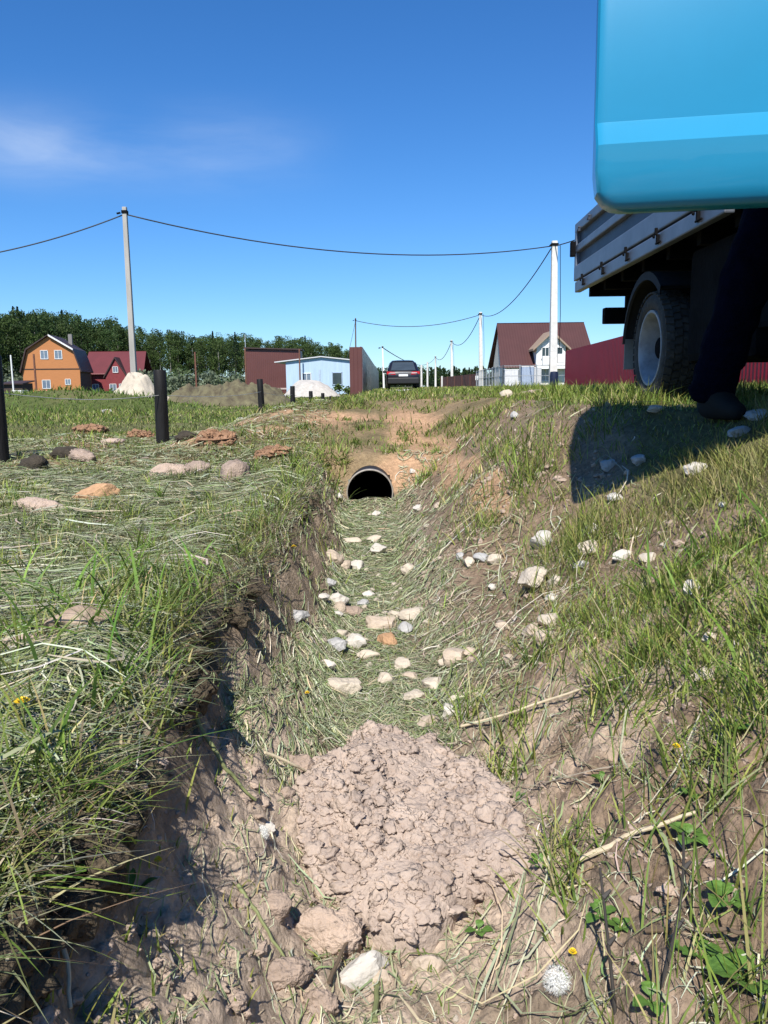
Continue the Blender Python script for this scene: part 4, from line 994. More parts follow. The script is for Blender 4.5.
b = MB(); b.tube([dp_(.03, zt-.03), dp_(.05, zt+.2), dp_(.09, zt+.47), dp_(.14, zt+.53), dp_(.42, zt+.55), dp_(.55, zt+.48), dp_(dl-.1, zt+.02), dp_(dl-.06, zt-.03)], .026, 8)
b.build('window_frame', blue, door, smooth='auto')
b = MB(); b.prism([dp_(.05, zt-.02), dp_(.07, zt+.2), dp_(.10, zt+.46), dp_(.15, zt+.52), dp_(.42, zt+.54), dp_(.54, zt+.47), dp_(dl-.1, zt)], Mi @ Vector((nv.x*.005, nv.y*.005, 0))); b.build('window_glass', glass, door)
b = MB(); b.box((0, 0, 0), (.17, .03, .035)); hd = b.build('door_handle', chas, door, bevel=.008); hd.location = dp_(.16, .70, -.01); hd.rotation_euler = (0, 0, math.atan2(dv.y, dv.x)+.02)
b = MB(); b.box((0, 0, .0), (.16, .07, .28)); b.tube([(.08, 0, -.1), (.2, .03, -.12)], .012, 6); mr = b.build('door_mirror', chas, door, bevel=.02); mr.location = dp_(dl-.12, zt+.16, .16)

# ------------------------------------------------------------------ person by the open door
def skin(name, J, E, m, parent, sub=2, root=0):
    me = bpy.data.meshes.new(name); me.from_pydata([j[0] for j in J], E, []); o = bpy.data.objects.new(name, me); COL.objects.link(o)
    md = o.modifiers.new('skin', 'SKIN'); md.use_smooth_shade = True
    for i, j in enumerate(J):
        r = j[1]; me.skin_vertices[0].data[i].radius = r if isinstance(r, tuple) else (r, r)
    me.skin_vertices[0].data[root].use_root = True
    s = o.modifiers.new('sub', 'SUBSURF'); s.levels = sub; s.render_levels = sub
    bpy.context.view_layer.update()
    me2 = bpy.data.meshes.new_from_object(o.evaluated_get(bpy.context.evaluated_depsgraph_get())); me2.name = name
    if name in ('trousers', 'jacket'):
        for v in me2.vertices: v.co = v.co+v.normal*(.018*mnoise.noise(Vector((v.co.x*9, v.co.y*9, v.co.z*17)))+.009*mnoise.noise(v.co*27))
    bpy.data.objects.remove(o); me2.polygons.foreach_set('use_smooth', [True]*len(me2.polygons)); me2.update()
    return link(name, me2, m, parent)
fp = Vector((1.42, 3.5, Hs(1.42, 3.5)))
p = thing('person', 'person in dark blue work trousers standing in the shade behind the open truck door', 'person', fp, R(-60))
sk = mat('skin', (.42, .25, .18), .55, var=.1, scale=30); navy = mat('navy_trousers', (.002, .0025, .010), 1.0, var=.35, scale=18, bump=.4, bscale=45, spec=.05)
jack = mat('dark_jacket', (.02, .025, .05), .9, var=.3, scale=14, bump=.3); shoe = mat('black_boot', (.006, .006, .006), .85, var=.3); hairm = mat('dark_hair', (.03, .02, .014), .7, var=.3, scale=60)
PJ = dict(pel=(.27, .10, .93), sp=(.33, .10, 1.12), ch=(.41, .10, 1.32), nk=(.49, .10, 1.47), hb=(.53, .10, 1.55), ht=(.545, .10, 1.66), hc=(.535, .10, 1.72),
          h1=(.25, .01, .88), k1=(.135, -.03, .47), a1=(.0, -.01, .09), t1=(.13, -.03, .035), h2=(.28, .19, .88), k2=(.60, .20, .67), a2=(.53, .20, .31), t2=(.66, .20, .265),
          s1=(.41, -.08, 1.40), e1=(.60, -.13, 1.19), w1=(.79, -.06, 1.34), s2=(.43, .28, 1.40), e2=(.64, .33, 1.20), w2=(.83, .28, 1.34), nose=(.645, .10, 1.625))
RJ = dict(pel=(.14, .11), sp=(.125, .10), ch=(.14, .11), nk=.058, hb=.075, ht=.098, hc=.07, h1=.088, k1=.058, a1=.042, t1=.036, h2=.088, k2=.058, a2=.042, t2=.036, s1=.065, e1=.043, w1=.028, s2=.065, e2=.043, w2=.028, nose=.014)
keys = list(PJ); J = [(PJ[k], RJ[k]) for k in keys]; ix = {k: i for i, k in enumerate(keys)}
E = [(ix[a], ix[c]) for a, c in [('pel', 'sp'), ('sp', 'ch'), ('ch', 'nk'), ('nk', 'hb'), ('hb', 'ht'), ('ht', 'hc'), ('pel', 'h1'), ('h1', 'k1'), ('k1', 'a1'), ('a1', 't1'), ('pel', 'h2'), ('h2', 'k2'), ('k2', 'a2'), ('a2', 't2'), ('ch', 's1'), ('s1', 'e1'), ('e1', 'w1'), ('ch', 's2'), ('s2', 'e2'), ('e2', 'w2'), ('ht', 'nose')]]
for w, sg in (('w1', 1), ('w2', -1)):
    W0 = Vector(PJ[w]); J.append((W0+Vector((.06, 0, .03)), (.035, .018))); pi = len(J)-1; E.append((ix[w], pi))
    for f_, L_ in enumerate((.065, .075, .07, .055)):
        o0 = W0+Vector((.095, (f_-1.5)*.02, .045)); J.append((o0, .0095)); J.append((o0+Vector((L_*.55, 0, .0)), .009)); J.append((o0+Vector((L_*.75, 0, -L_*.45)), .008)); n0 = len(J)-3
        E += [(pi, n0), (n0, n0+1), (n0+1, n0+2)]
    J.append((W0+Vector((.05, sg*.045, .02)), .011)); J.append((W0+Vector((.09, sg*.055, .0)), .009)); E += [(pi, len(J)-2), (len(J)-2, len(J)-1)]
body = skin('body', J, E, sk, p)
def sub_skin(name, ks, es, radii, m, sub=2):
    JJ = [(PJ[k] if isinstance(k, str) else k, radii[i]) for i, k in enumerate(ks)]; return skin(name, JJ, es, m, p, sub)
lerp = lambda a, c, k: tuple(Vector(PJ[a]).lerp(Vector(PJ[c]), k))
sub_skin('trousers', ['pel', 'h1', lerp('h1', 'k1', .5), 'k1', lerp('k1', 'a1', .5), lerp('k1', 'a1', 1.06), 'h2', lerp('h2', 'k2', .5), 'k2', lerp('k2', 'a2', .5), lerp('k2', 'a2', 1.04), lerp('pel', 'sp', .55)],
         [(0, 1), (1, 2), (2, 3), (3, 4), (4, 5), (0, 6), (6, 7), (7, 8), (8, 9), (9, 10), (0, 11)], [(.16, .13), .115, .112, .102, .10, .098, .115, .108, .092, .078, .078, (.15, .12)], navy)
sub_skin('jacket', ['ch', 'sp', lerp('pel', 'sp', .2), lerp('ch', 'nk', .75), 's1', lerp('s1', 'e1', .5), 'e1', lerp('e1', 'w1', .88), 's2', lerp('s2', 'e2', .5), 'e2', lerp('e2', 'w2', .88)],
         [(0, 1), (1, 2), (0, 3), (0, 4), (4, 5), (5, 6), (6, 7), (0, 8), (8, 9), (9, 10), (10, 11)], [(.165, .14), (.155, .125), (.165, .135), .075, .085, .072, .06, .046, .085, .072, .06, .046], jack)
for a, tt in (('a1', 't1'), ('a2', 't2')):
    A = Vector(PJ[a]); T_ = Vector(PJ[tt]); zf_ = A.z-.045
    sub_skin('boot', [tuple(A+Vector((-.05, 0, -.035))), tuple(A+Vector((.0, 0, .06))), tuple(A+Vector((.02, 0, -.03))), tuple(T_+Vector((0, 0, .01))), tuple(T_+Vector((.06, 0, .0)))], [(0, 2), (2, 1), (2, 3), (3, 4)], [.05, .07, .064, (.056, .044), (.048, .036)], shoe)
b = MB(); hc = Vector((.53, .10, 1.665)); vs = []; fs = []
for i in range(9):
    el = R(-25+i*14.2)
    for k in range(20):
        a = k/20*6.283; rr2 = .112*(1+.02*math.sin(7*a)); e2 = max(el, R(28) if math.cos(a) > .35 else R(-25)+0*a)
        vs.append(hc+Vector((math.cos(a)*math.cos(e2)*rr2, math.sin(a)*math.cos(e2)*rr2*.9, math.sin(e2)*rr2)))
for i in range(8):
    for k in range(20): fs.append((i*20+k, i*20+(k+1) % 20, (i+1)*20+(k+1) % 20, (i+1)*20+k))
b.add(vs, fs); b.build('hair', hairm, p, smooth=True)
for s_ in (-1, 1):
    b = MB(); b.lathe([(-.012, 0), (-.008, .009), (0, .012), (.008, .009), (.012, 0)], 10, 'x', (.618, .10+s_*.034, 1.655)); b.build('eye', mat('eye_white', (.7, .7, .68), .2, var=.05), p, smooth=True)
    b = MB(); b.lathe([(-.012, 0), (-.009, .022), (.0, .03), (.006, .02), (.004, 0)], 12, 'y', (.53, .10+s_*.1, 1.635)); b.build('ear', sk, p, smooth=True)
b = MB(); b.box((.617, .10, 1.585), (.014, .045, .010)); b.build('mouth', mat('lips', (.32, .13, .11), .5), p, bevel=.004)

# ------------------------------------------------------------------ car on the road
CY = 46.0; cpos = at(403, 385, CY); cz = Hs(cpos.x, CY+2)
t = thing('car', 'dark estate car seen from behind, parked on the dirt road', 'car', (cpos.x, CY+2.3, cz), .01)
cp = mat('dark_car_paint', (.010, .008, .012), .35, .0, var=.1, spec=.4, coat=.3)
st = [(-2.3, .42, .86, .90, .86, .86, .80), (-2.22, .32, .95, 1.02, .92, .92, .80), (-2.1, .3, .98, 1.15, .94, .93, .76), (-1.75, .28, 1.0, 1.58, .95, .93, .66), (-1.3, .26, 1.0, 1.66, .95, .93, .66), (-.2, .26, .98, 1.68, .95, .93, .66), (.4, .26, .97, 1.62, .95, .93, .66), (1.2, .26, .98, 1.04, .95, .92, .72), (1.9, .28, .92, .96, .93, .88, .7), (2.25, .34, .72, .78, .84, .80, .6)]
b = MB(); vs = []; fs = []; n = 14
for yy, zb, zbe, zr, wl, wb, wr in st:
    half = [(wl*.8, zb), (wl*.98, zb+.12), (wl, (zb+zbe)/2), (wb, zbe), (wr+(wb-wr)*.15, zbe+(zr-zbe)*.85), (wr*.9, zr-.01), (wr*.45, zr+.015)]
    vs += [(a, yy, c) for a, c in half]+[(-a, yy, c) for a, c in half[::-1]]
for i in range(len(st)-1):
    for k in range(n): fs.append((i*n+k, i*n+(k+1) % n, (i+1)*n+(k+1) % n, (i+1)*n+k))
fs += [tuple(range(n)), tuple((len(st)-1)*n+k for k in range(n))]
b.add(vs, fs); cb_ = b.build('body', cp, t, smooth='auto')
b = MB(); b.prism([(-.70, -2.19, 1.07), (.70, -2.19, 1.07), (.58, -1.80, 1.54), (-.58, -1.80, 1.54)], (0, -.02, .012)); b.build('rear_window', mat_glass('car_glass', (.03, .04, .05)), t)
for s_ in (-1, 1):
    b = MB(); b.prism([(s_*.92, -1.7, 1.06), (s_*.92, 1.0, 1.06), (s_*.73, .3, 1.54), (s_*.73, -1.5, 1.54)], (s_*.015, 0, .005)); b.build('side_window', glass, t)
    b = MB(); b.prism([(s_*.44, -2.3, .84), (s_*.93, -2.25, .86), (s_*.93, -2.24, 1.02), (s_*.48, -2.27, .99)], (0, -.03, 0)); tl_ = b.build('tail_light', mat('car_red_lamp', (.45, .02, .02), .2), t)
    b = MB(); b.box((s_*.62, -2.31, .93), (.30, .02, .05)); b.build('lamp_strip', lampo, tl_)
    b = MB(); b.box((s_*1.02, .65, 1.05), (.2, .1, .14)); b.build('mirror', cp, t, bevel=.03)
    b = MB(); b.box((s_*.7, -2.335, .46), (.2, .02, .04)); b.build('reflector', lampr, t)
    for yy in (-1.4, 1.4):
        w_ = MB(); w_.lathe([(0, 0), (0, .2), (-.01, .30), (.02, .35), (.2, .35), (.23, .3), (.22, 0)], 24, 'x'); o = w_.build('wheel', rub, t, smooth='auto'); o.location = (s_*.95-(.0 if s_ < 0 else .22), yy, .35)
b = MB(); b.box((0, -2.28, .5), (1.78, .16, .34)); b.build('bumper', mat('car_bumper', (.02, .02, .022), .5), t, bevel=.05)
b = MB(); b.box((0, -2.325, .80), (.52, .015, .115)); b.build('number_plate', mat('white_plate', (.75, .75, .75), .5, var=.03), t, bevel=.004)
b = MB(); b.box((0, -2.285, .94), (.55, .02, .035)); b.build('chrome_strip', steel, t)
b = MB(); b.box((0, -1.77, 1.60), (1.1, .16, .03)); b.build('spoiler', cp, t, bevel=.01)
#PART4
# ------------------------------------------------------------------ background buildings
def gz(x, y): return Hs(x, y)
def frame_window(parent, c, w, h, m, fm, nrm=(0, -1, 0), cross=True, fr=.07):
    """window on a wall facing -y in the parent's local frame"""
    b = MB(); x, y, z = c
    for dx in (-1, 1): b.box((x+dx*(w/2-fr/2), y-.03, z), (fr, .08, h))
    for dz in (-1, 1): b.box((x, y-.031, z+dz*(h/2-fr/2)), (w-.002, .078, fr))
    if cross: b.box((x, y-.03, z), (fr*.7, .06, h-.02))
    o = b.build('window', fm, parent)
    b = MB(); b.box((x, y+.0, z), (w-.04, .03, h-.04)); b.build('pane', m, o); return o
whitef = mat('white_trim', (.72, .72, .70), .6, var=.08, scale=3)
timber = mat('orange_timber', (.43, .175, .062), .75, var=.14, scale=3, stretch=(.4, .4, 9))
darkw = mat('dark_and_shaded_timber', (.055, .036, .03), .8, var=.3, scale=3, stretch=(.4, .4, 9))
roofbr = mat('dark_brown_roof', (.045, .026, .024), .6, var=.25, scale=2)
sky_glass = mat_glass('house_glass', (.10, .13, .17))
def bands(name, col, rough, sc, axis_='X', rib=.4, metal=.15):
    m, nt, bs = nodes_of(name); N = nt.nodes; L = nt.links
    tc = N.new('ShaderNodeTexCoord'); w = N.new('ShaderNodeTexWave'); w.bands_direction = axis_; w.inputs['Scale'].default_value = sc; w.inputs['Distortion'].default_value = 0
    L.new(tc.outputs['Object'], w.inputs['Vector']); bp = N.new('ShaderNodeBump'); bp.inputs['Strength'].default_value = rib; bp.inputs['Distance'].default_value = .05
    L.new(w.outputs['Fac'], bp.inputs['Height']); L.new(bp.outputs[0], bs.inputs['Normal'])
    no = N.new('ShaderNodeTexNoise'); no.inputs['Scale'].default_value = .8; rp = N.new('ShaderNodeValToRGB')
    rp.color_ramp.elements[0].color = (*[c*.8 for c in col], 1); rp.color_ramp.elements[1].color = (*[c*1.15 for c in col], 1); L.new(tc.outputs['Object'], no.inputs['Vector']); L.new(no.outputs['Fac'], rp.inputs[0])
    L.new(rp.outputs[0], bs.inputs['Base Color']); bs.inputs['Roughness'].default_value = rough; bs.inputs['Metallic'].default_value = metal
    return m
redroof = bands('red_metal_roof', (.12, .02, .024), .55, 1.2); redwall = mat('red_wall', (.19, .03, .035), .7, var=.15, scale=2)
brown_sheet = bands('brown_sheet', (.115, .04, .034), .5, 1.6); brown_sheet_y = bands('brown_sheet_side', (.13, .085, .085), .35, 1.6, 'Y', .4, .4)
redfence = bands('red_fence_sheet', (.30, .006, .022), .6, 1.6, 'Y', .5); brroof = bands('brown_metal_roof', (.07, .024, .022), .6, 1.2, 'X', .2)
bluew = mat('pale_blue_sheet', (.38, .50, .62), .6, var=.10, scale=1.2, stretch=(3, 3, .3)); conc = mat('pale_concrete', (.62, .60, .56), .9, var=.15, scale=4, bump=.2)
galv = mat('galvanised', (.42, .44, .45), .5, .5, var=.15); rusty = mat('rusty_iron', (.16, .07, .045), .8, var=.35, scale=6)

# orange gambrel house
HY = 110.0; hx = at(52, 380, HY).x; zb = -1.0
t = thing('house', 'orange timber house with a dark gambrel roof at the forest edge', 'house', (hx, HY, zb), R(9))
k_ = HY/F
zr = at(50, 336, HY).z-zb; zk = at(50, 349.5, HY).z-zb; ze = at(50, 369, HY).z-zb
g = [(-3.65, 0), (3.65, 0), (3.7, ze), (2.9, zk), (0, zr), (-2.9, zk), (-3.7, ze)]; D = 7.5
b = MB(); b.prism([(a, 0, c) for a, c in g], (0, .15, 0)); b.build('gable_wall', timber, t)
b = MB(); b.box((0, -.03, ze), (7.4, .06, .12)); b.build('ledge', darkw, t)
b = MB(); b.box((3.55, D/2+.15, ze/2), (.2, D-.2, ze)); b.build('side_wall', darkw, t); b = MB(); b.box((-3.55, D/2+.15, ze/2), (.2, D-.2, ze)); b.build('side_wall', darkw, t)  # side walls coloured dark to paint their shade, unlike the orange gable
b = MB(); b.prism([(a, D-.2, c) for a, c in g], (0, .15, 0)); b.build('back_wall', timber, t)
b = MB(); rp_ = [(4.0, ze-.35), (3.05, zk+.1), (0, zr+.22), (-3.05, zk+.1), (-4.0, ze-.35)]
for (a, c), (a2, c2) in zip(rp_[:-1], rp_[1:]): b.prism([(a, -.45, c), (a2, -.45, c2), (a2*.965, -.45, c2-.16), (a*.965, -.45, c-.10)], (0, D+.9, 0))
rf = b.build('roof', roofbr, t); b = MB()
for (a, c), (a2, c2) in [(rp_[1], rp_[2])]: b.prism([(a, -.5, c), (a2, -.5, c2), (a2, -.5, c2-.24), (a, -.5, c-.24)], (0, .04, 0))
b.build('barge_board', whitef, rf)
b = MB(); b.box((1.7, 5, zr-.2), (.5, .5, 1.5)); b.build('chimney', mat('chimney_grey', (.2, .19, .18), .9), rf)
for c, w, h in [((-.75, 0, ze+1.9), 1.0, 1.2), ((1.05, 0, ze+1.9), 1.0, 1.2), ((-.75, 0, 1.9), 1.1, 1.2), ((2.05, 0, 2.2), .75, .8)]: frame_window(t, c, w, h, sky_glass, whitef)
# red house
RY = 122.0; rx = at(114, 380, RY).x; zb = -1.0
t = thing('house', 'low dark red house with a red metal roof and small gable, beside the orange house', 'house', (rx, RY, zb), R(4))
zr = at(114, 351, RY).z-zb; ze = at(114, 373.5, RY).z-zb; hw = 4.2
b = MB(); b.box((0, 3.2, ze/2), (2*hw, 6.0, ze)); b.build('wall', redwall, t)
b = MB(); b.prism([(-hw-.3, -.4, ze-.1), (hw+.3, -.4, ze-.1), (hw+.1, 3.2, zr), (-hw-.1, 3.2, zr)], (0, .05, .12)); b.prism([(-hw-.3, 6.8, ze-.1), (hw+.3, 6.8, ze-.1), (hw+.1, 3.2, zr), (-hw-.1, 3.2, zr)], (0, -.05, .12)); rf = b.build('roof', redroof, t)
zd = at(118, 357, RY).z-zb
b = MB(); b.prism([(-1.0, -.75, 0), (1.9, -.75, 0), (1.9, -.75, ze-.2), (.5, -.75, zd-.3), (-1.0, -.75, ze-.2)], (0, 2.5, 0)); dm = b.build('front_gable', redwall, t)
b = MB()
for s_ in (-1, 1): b.prism([(.5, -1.0, zd), (.5+s_*1.8, -1.0, ze-.5), (.5+s_*1.75, -1.0, ze-.72), (.5, -1.0, zd-.22)], (0, 3.0, 0))
b.build('gable_roof', roofbr, dm)
frame_window(dm, (.5, -.78, ze+.55), .8, .9, sky_glass, whitef)
for xx in (-2.8, .0, 1.4, 3.0): frame_window(t, (xx, .18 if abs(xx) > 2 else -.78, 1.4), 1.0, 1.1, sky_glass, whitef)
# dark shed at the far left
b = MB(); sx = at(12, 380, 100)
t = thing('shed', 'dark low shed at the left edge left of the orange house', 'shed', (sx.x, 100, -1.0))
b.box((0, 1.5, 1.0), (2.4, 3, 2.0)); b.build('wall', darkw, t); b = MB(); b.box((0, 1.4, 2.1), (2.9, 3.6, .14), Matrix.Rotation(R(6), 3, 'X')); b.build('roof', roofbr, t)
# hives and boxes
def crate(px, py, y, w, h, m, label, cat='box', name='box'):
    q = at(px, py, y); t = thing(name, label, cat, (q.x, y, gz(q.x, y)-.02), random.uniform(-.2, .2), 'boxes by the orange house')
    b = MB(); b.box((0, 0, h*.45+.05), (w, w*.8, h*.9)); b.build('case', m, t, bevel=.02)
    b = MB(); b.box((0, 0, h*.95+.06), (w*1.1, w*.9, h*.1)); b.build('lid', whitef if m is not redb else redb2, t, bevel=.01)
    for dx in (-.35, .35):
        b = MB(); b.box((dx*w, 0, .03), (.08, w*.6, .08)); b.build('foot', rusty, t)
redb = mat('pinkish_red_box', (.45, .12, .09), .7, var=.2); redb2 = mat('pinkish_lid', (.5, .17, .13), .7, var=.2)
crate(20, 388, 50, .66, .62, whitef, 'larger white box standing in grass in front of the orange house'); crate(31, 388, 52, .62, .42, mat('grey_white_box', (.62, .64, .62), .7, var=.15), 'lower white box right of the larger white one'); crate(44, 388, 50, .62, .62, redb, 'pinkish red box right of the white boxes', 'box')
# rusty posts and mast
def pole(px, top, bot, y, r, m, name, label, cat, grp=None, sides=8):
    q = at(px, bot, y); z0_ = gz(q.x, y); tz = at(px, top, y).z
    b = MB(); b.tube([(0, 0, -.4), (0, 0, (tz-z0_)*.5), (0, 0, tz-z0_)], [r, r*.97, r*.9], sides)
    o = b.build(name, m, loc=(q.x, y, z0_), smooth='auto'); tag(o, label, cat, grp); return o
pole(36, 354, 385, 55, .075, rusty, 'iron_post', 'rusty iron post in front of the orange house', 'post', 'rusty iron posts')
pole(196, 352, 376, 70, .08, rusty, 'iron_post', 'rusty iron post among the pale bushes above the brown heap', 'post', 'rusty iron posts')
pole(246, 348, 376, 80, .09, rusty, 'iron_post', 'rusty iron post at the left end of the brown shed', 'post', 'rusty iron posts')
pole(300, 349, 376, 73, .07, rusty, 'iron_post', 'rusty iron post against the pale blue garage', 'post', 'rusty iron posts')
pole(246.5, 335, 376, 95, .06, galv, 'thin_mast', 'thin grey mast behind the left end of the brown shed', 'mast')
pole(13, 355, 384, 90, .09, whitef, 'white_pole', 'short white pole above the dark shed', 'pole')
# brown shed / sheet wall
BY = 84.0; a_ = at(247, 380, BY); c_ = at(301, 380, BY); zt_ = at(274, 348.5, BY).z; z_ = -.8
t = thing('sheet_shed', 'long brown corrugated shed behind the garage', 'shed', ((a_.x+c_.x)/2, BY, z_), .03); w = c_.x-a_.x
b = MB(); b.box((0, 1.5, (zt_-z_-.1)/2), (w, 3, zt_-z_-.1)); b.build('wall', brown_sheet, t)
b = MB(); b.box((.0, 1.5, zt_-z_-.02), (w+.4, 3.5, .12), Matrix.Rotation(R(2), 3, 'Y')); b.build('roof', roofbr, t)
b = MB(); b.box((0, -.03, .75), (w+.1, .05, .16)); b.build('skirting', mat('pale_beam', (.45, .36, .33), .8), t)
# pale blue garage
GYd = 74.0; a_ = at(286, 380, GYd); c_ = at(351, 380, GYd); z_ = -.7; zt_ = at(318, 357.5, GYd).z-z_; w = c_.x-a_.x
t = thing('garage', 'pale blue sheet metal cabin with two windows behind the white gravel pile', 'cabin', ((a_.x+c_.x)/2, GYd, z_), R(-3))
g = [(-w/2, 0), (w/2, 0), (w/2, zt_-.30), (w*.05, zt_), (-w/2, zt_-.35)]
b = MB(); b.prism([(a, 0, c) for a, c in g], (0, 4.5, 0)); b.build('wall', bluew, t)
b = MB()
for q, r_2 in (((w/2+.15, zt_-.30), (w*.05, zt_+.03)), ((w*.05, zt_+.03), (-w/2-1.0, zt_-.42))): b.prism([(q[0], -.25, q[1]), (r_2[0], -.25, r_2[1]), (r_2[0], -.25, r_2[1]+.09), (q[0], -.25, q[1]+.09)], (0, 5.1, 0))
b.build('roof', mat('pale_roof', (.55, .56, .57), .7, var=.1), t)
fw1 = frame_window(t, (-w*.18, -.0, 1.55), .85, 1.0, sky_glass, whitef, cross=True); fw2 = frame_window(t, (w*.29, -.0, 1.5), .95, 1.15, glass, mat('blue_trim', (.30, .38, .48), .6), cross=False)
b = MB(); b.box((w*.02, -.02, 1.2), (.16, .04, 2.3)); b.build('corner_strip', mat('blue_grey_strip', (.36, .44, .54), .6), t)
# brown corrugated fence along the road
FY = 40.0; q = at(357, 385, FY); q2 = at(363, 385, FY); x_ = q.x; zf_ = gz(q.x, FY); hh = at(357, 347, FY).z-zf_
t = thing('sheet_fence', 'brown corrugated fence, one panel facing us and a long run along the road', 'fence', (q2.x, FY, zf_))
wpan = q2.x-at(350, 385, FY).x
b = MB(); b.box((-wpan/2, .03, hh/2), (wpan, .04, hh)); b.build('front_panel', brown_sheet, t)
b = MB(); b.prism([(0, 0, 0), (0, 0, hh), (.5, 62, hh), (.5, 62, 0)], (-.04, 0, 0)); b.build('side_run', brown_sheet_y, t)
for k in range(8):
    b = MB(); b.box((-.09+.008*k*8, .3+8*k, hh/2), (.08, .08, hh+.06)); b.build('post', rusty, t)
# dark red fence beyond the truck
t = thing('sheet_fence', 'dark red corrugated fence running behind the truck', 'fence', (0, 0, 0))
def fence_run(p0, p1, h0, h1, nm):
    d = (p1-p0); n = Vector((-d.y, d.x, 0)).normalized()
    b = MB(); b.prism([p0, p1, p1+Vector((0, 0, h1)), p0+Vector((0, 0, h0))], n*.04); return b.build(nm, redfence, t)
A = at(565, 384, 40); A.z = gz(A.x, 40)-.1; B = Vector((8.6, 14, -.15)); C_ = Vector((8.5, 3, -.15))
fence_run(A, B, at(565, 351, 40).z-A.z, 2.08, 'panel_run'); fence_run(B, C_, 2.08, 2.08, 'panel_run')
E_ = A+Vector((9, 2.5, 0)); fence_run(A, E_, at(565, 351, 40).z-A.z, 2.0, 'panel_run')
for k in range(9):
    pp = A.lerp(B, k/8); b = MB(); b.box((pp.x+.1, pp.y, pp.z+.95), (.06, .06, 1.9)); b.build('post', rusty, t)
# white gabled house with brown roof
WY = 78.0; q = at(504, 384, WY); q2 = at(590, 384, WY); w = q2.x-q.x; zb = -.5
zr = at(545, 323, WY+3).z-zb; ze = at(520, 364, WY).z-zb
t = thing('house', 'white house with a big brown roof and a white dormer behind the mesh fence', 'house', (q.x, WY, zb))
b = MB(); b.box((w/2, 4.2, ze/2), (w-.3, 8.0, ze)); b.build('wall', mat('cream_wall', (.66, .63, .56), .8, var=.06), t)
for xx, nm in ((.06, 1), (w-.06, -1)):
    b = MB(); b.prism([(xx, .1, ze-.1), (xx, 8.3, ze-.1), (xx, 4.2, zr-.1)], (.12*nm, 0, 0)); b.build('gable_wall', MATS['cream_wall'], t)
b = MB(); b.prism([(-.45, -.6, ze-.35), (w+.5, -.6, ze-.35), (w+.3, 4.2, zr+.0), (-.15, 4.2, zr+.0)], (0, .06, .14)); b.prism([(-.45, 9.0, ze-.35), (w+.5, 9.0, ze-.35), (w+.3, 4.2, zr), (-.15, 4.2, zr)], (0, -.06, .14)); rf = b.build('roof', brroof, t)
dx0 = at(536, 370, WY-.8).x-q.x; dx1 = at(565, 370, WY-.8).x-q.x; dxc = (dx0+dx1)/2; dzt = at(550, 332, WY-.8).z-zb; dze = at(550, 346, WY-.8).z-zb
b = MB(); b.prism([(dx0, -.9, ze-.5), (dx1, -.9, ze-.5), (dx1, -.9, dze), (dxc, -.9, dzt-.1), (dx0, -.9, dze)], (0, 3.6, 0)); dm = b.build('dormer', mat('white_plaster', (.78, .77, .74), .8, var=.04), t)
b = MB()
for s_ in (-1, 1):
    e_ = dxc+s_*((dx1-dx0)/2+.4); b.prism([(dxc, -1.4, dzt+.12), (e_, -1.4, dze-.25), (e_, -1.4, dze-.45), (dxc, -1.4, dzt-.1)], (0, 4.4, 0))
b.build('dormer_roof', mat('beige_eave', (.30, .22, .16), .8, var=.15), dm)
for dxw in (-.55, .75): frame_window(dm, (dxc+dxw, -.92, ze+.95), .75, 1.15, glass, whitef)
for xx in (1.2, 4.0, 6.6): frame_window(t, (xx, .2, 1.5), 1.2, 1.3, sky_glass, whitef)
# galvanised mesh fence
def mesh_fence(pts, h, label, npost):
    o0 = pts[0]; t = thing('mesh_fence', label, 'fence', o0); b = MB(); wv = MB()
    for a, c, k_ in zip(pts[:-1], pts[1:], npost):
        for k in range(k_+1):
            pp = a.lerp(c, k/k_)-o0; e = MB(); e.tube([pp+Vector((0, 0, -.2)), pp+Vector((0, 0, h))], .035, 6); e.build('post', galv, t)
        for z in (.08, h*.5, h-.06): b.tube([a-o0+Vector((0, 0, z)), c-o0+Vector((0, 0, z))], .02, 5)
        n = int((c-a).length/.18)
        for k in range(n):
            pp = a.lerp(c, k/n)-o0; wv.tube([pp+Vector((0, 0, .08)), pp+Vector((0, 0, h-.06))], .0035, 3, cap=False)
    b.build('rail', galv, t); wv.build('mesh_wires', galv, t)
FQ = at(503, 384, 50); FQ.z = gz(FQ.x, 50); FL_ = Vector((FQ.x+.45, 68, FQ.z)); FR = Vector((11.6, 50.2, FQ.z))
mesh_fence([FL_, FQ, FR], 1.35, 'galvanised mesh fence round the plot of the white house', [9, 4])
# things standing behind the mesh fence
def panel(px, py0, py1, y, w, d, m, name, label, cat):
    q = at(px, py1, y); z0_ = gz(q.x, y); h = at(px, py0, y).z-z0_
    t = thing(name, label, cat, (q.x, y, z0_))
    b = MB(); b.box((0, 0, h/2), (w, d, h)); b.build('body', m, t, bevel=.03)
    b = MB(); b.box((0, 0, h+.02), (w*1.05, d*1.05, .05)); b.build('cover', whitef, t)
panel(511, 370, 384, 54, .9, .5, mat('white_sheet_a', (.6, .6, .6), .7), 'cabinet', 'white cabinet behind the mesh fence left of the concrete pole', 'cabinet')
panel(527, 367, 384, 55, .8, .5, mat('lilac_sheet', (.30, .36, .46), .7), 'cabinet', 'pale blue cabinet between two white ones behind the mesh fence', 'cabinet')
panel(537, 368, 384, 56, .5, .5, mat('white_sheet_b', (.5, .5, .5), .7), 'cabinet', 'narrow white cabinet right of the pale blue one', 'cabinet')
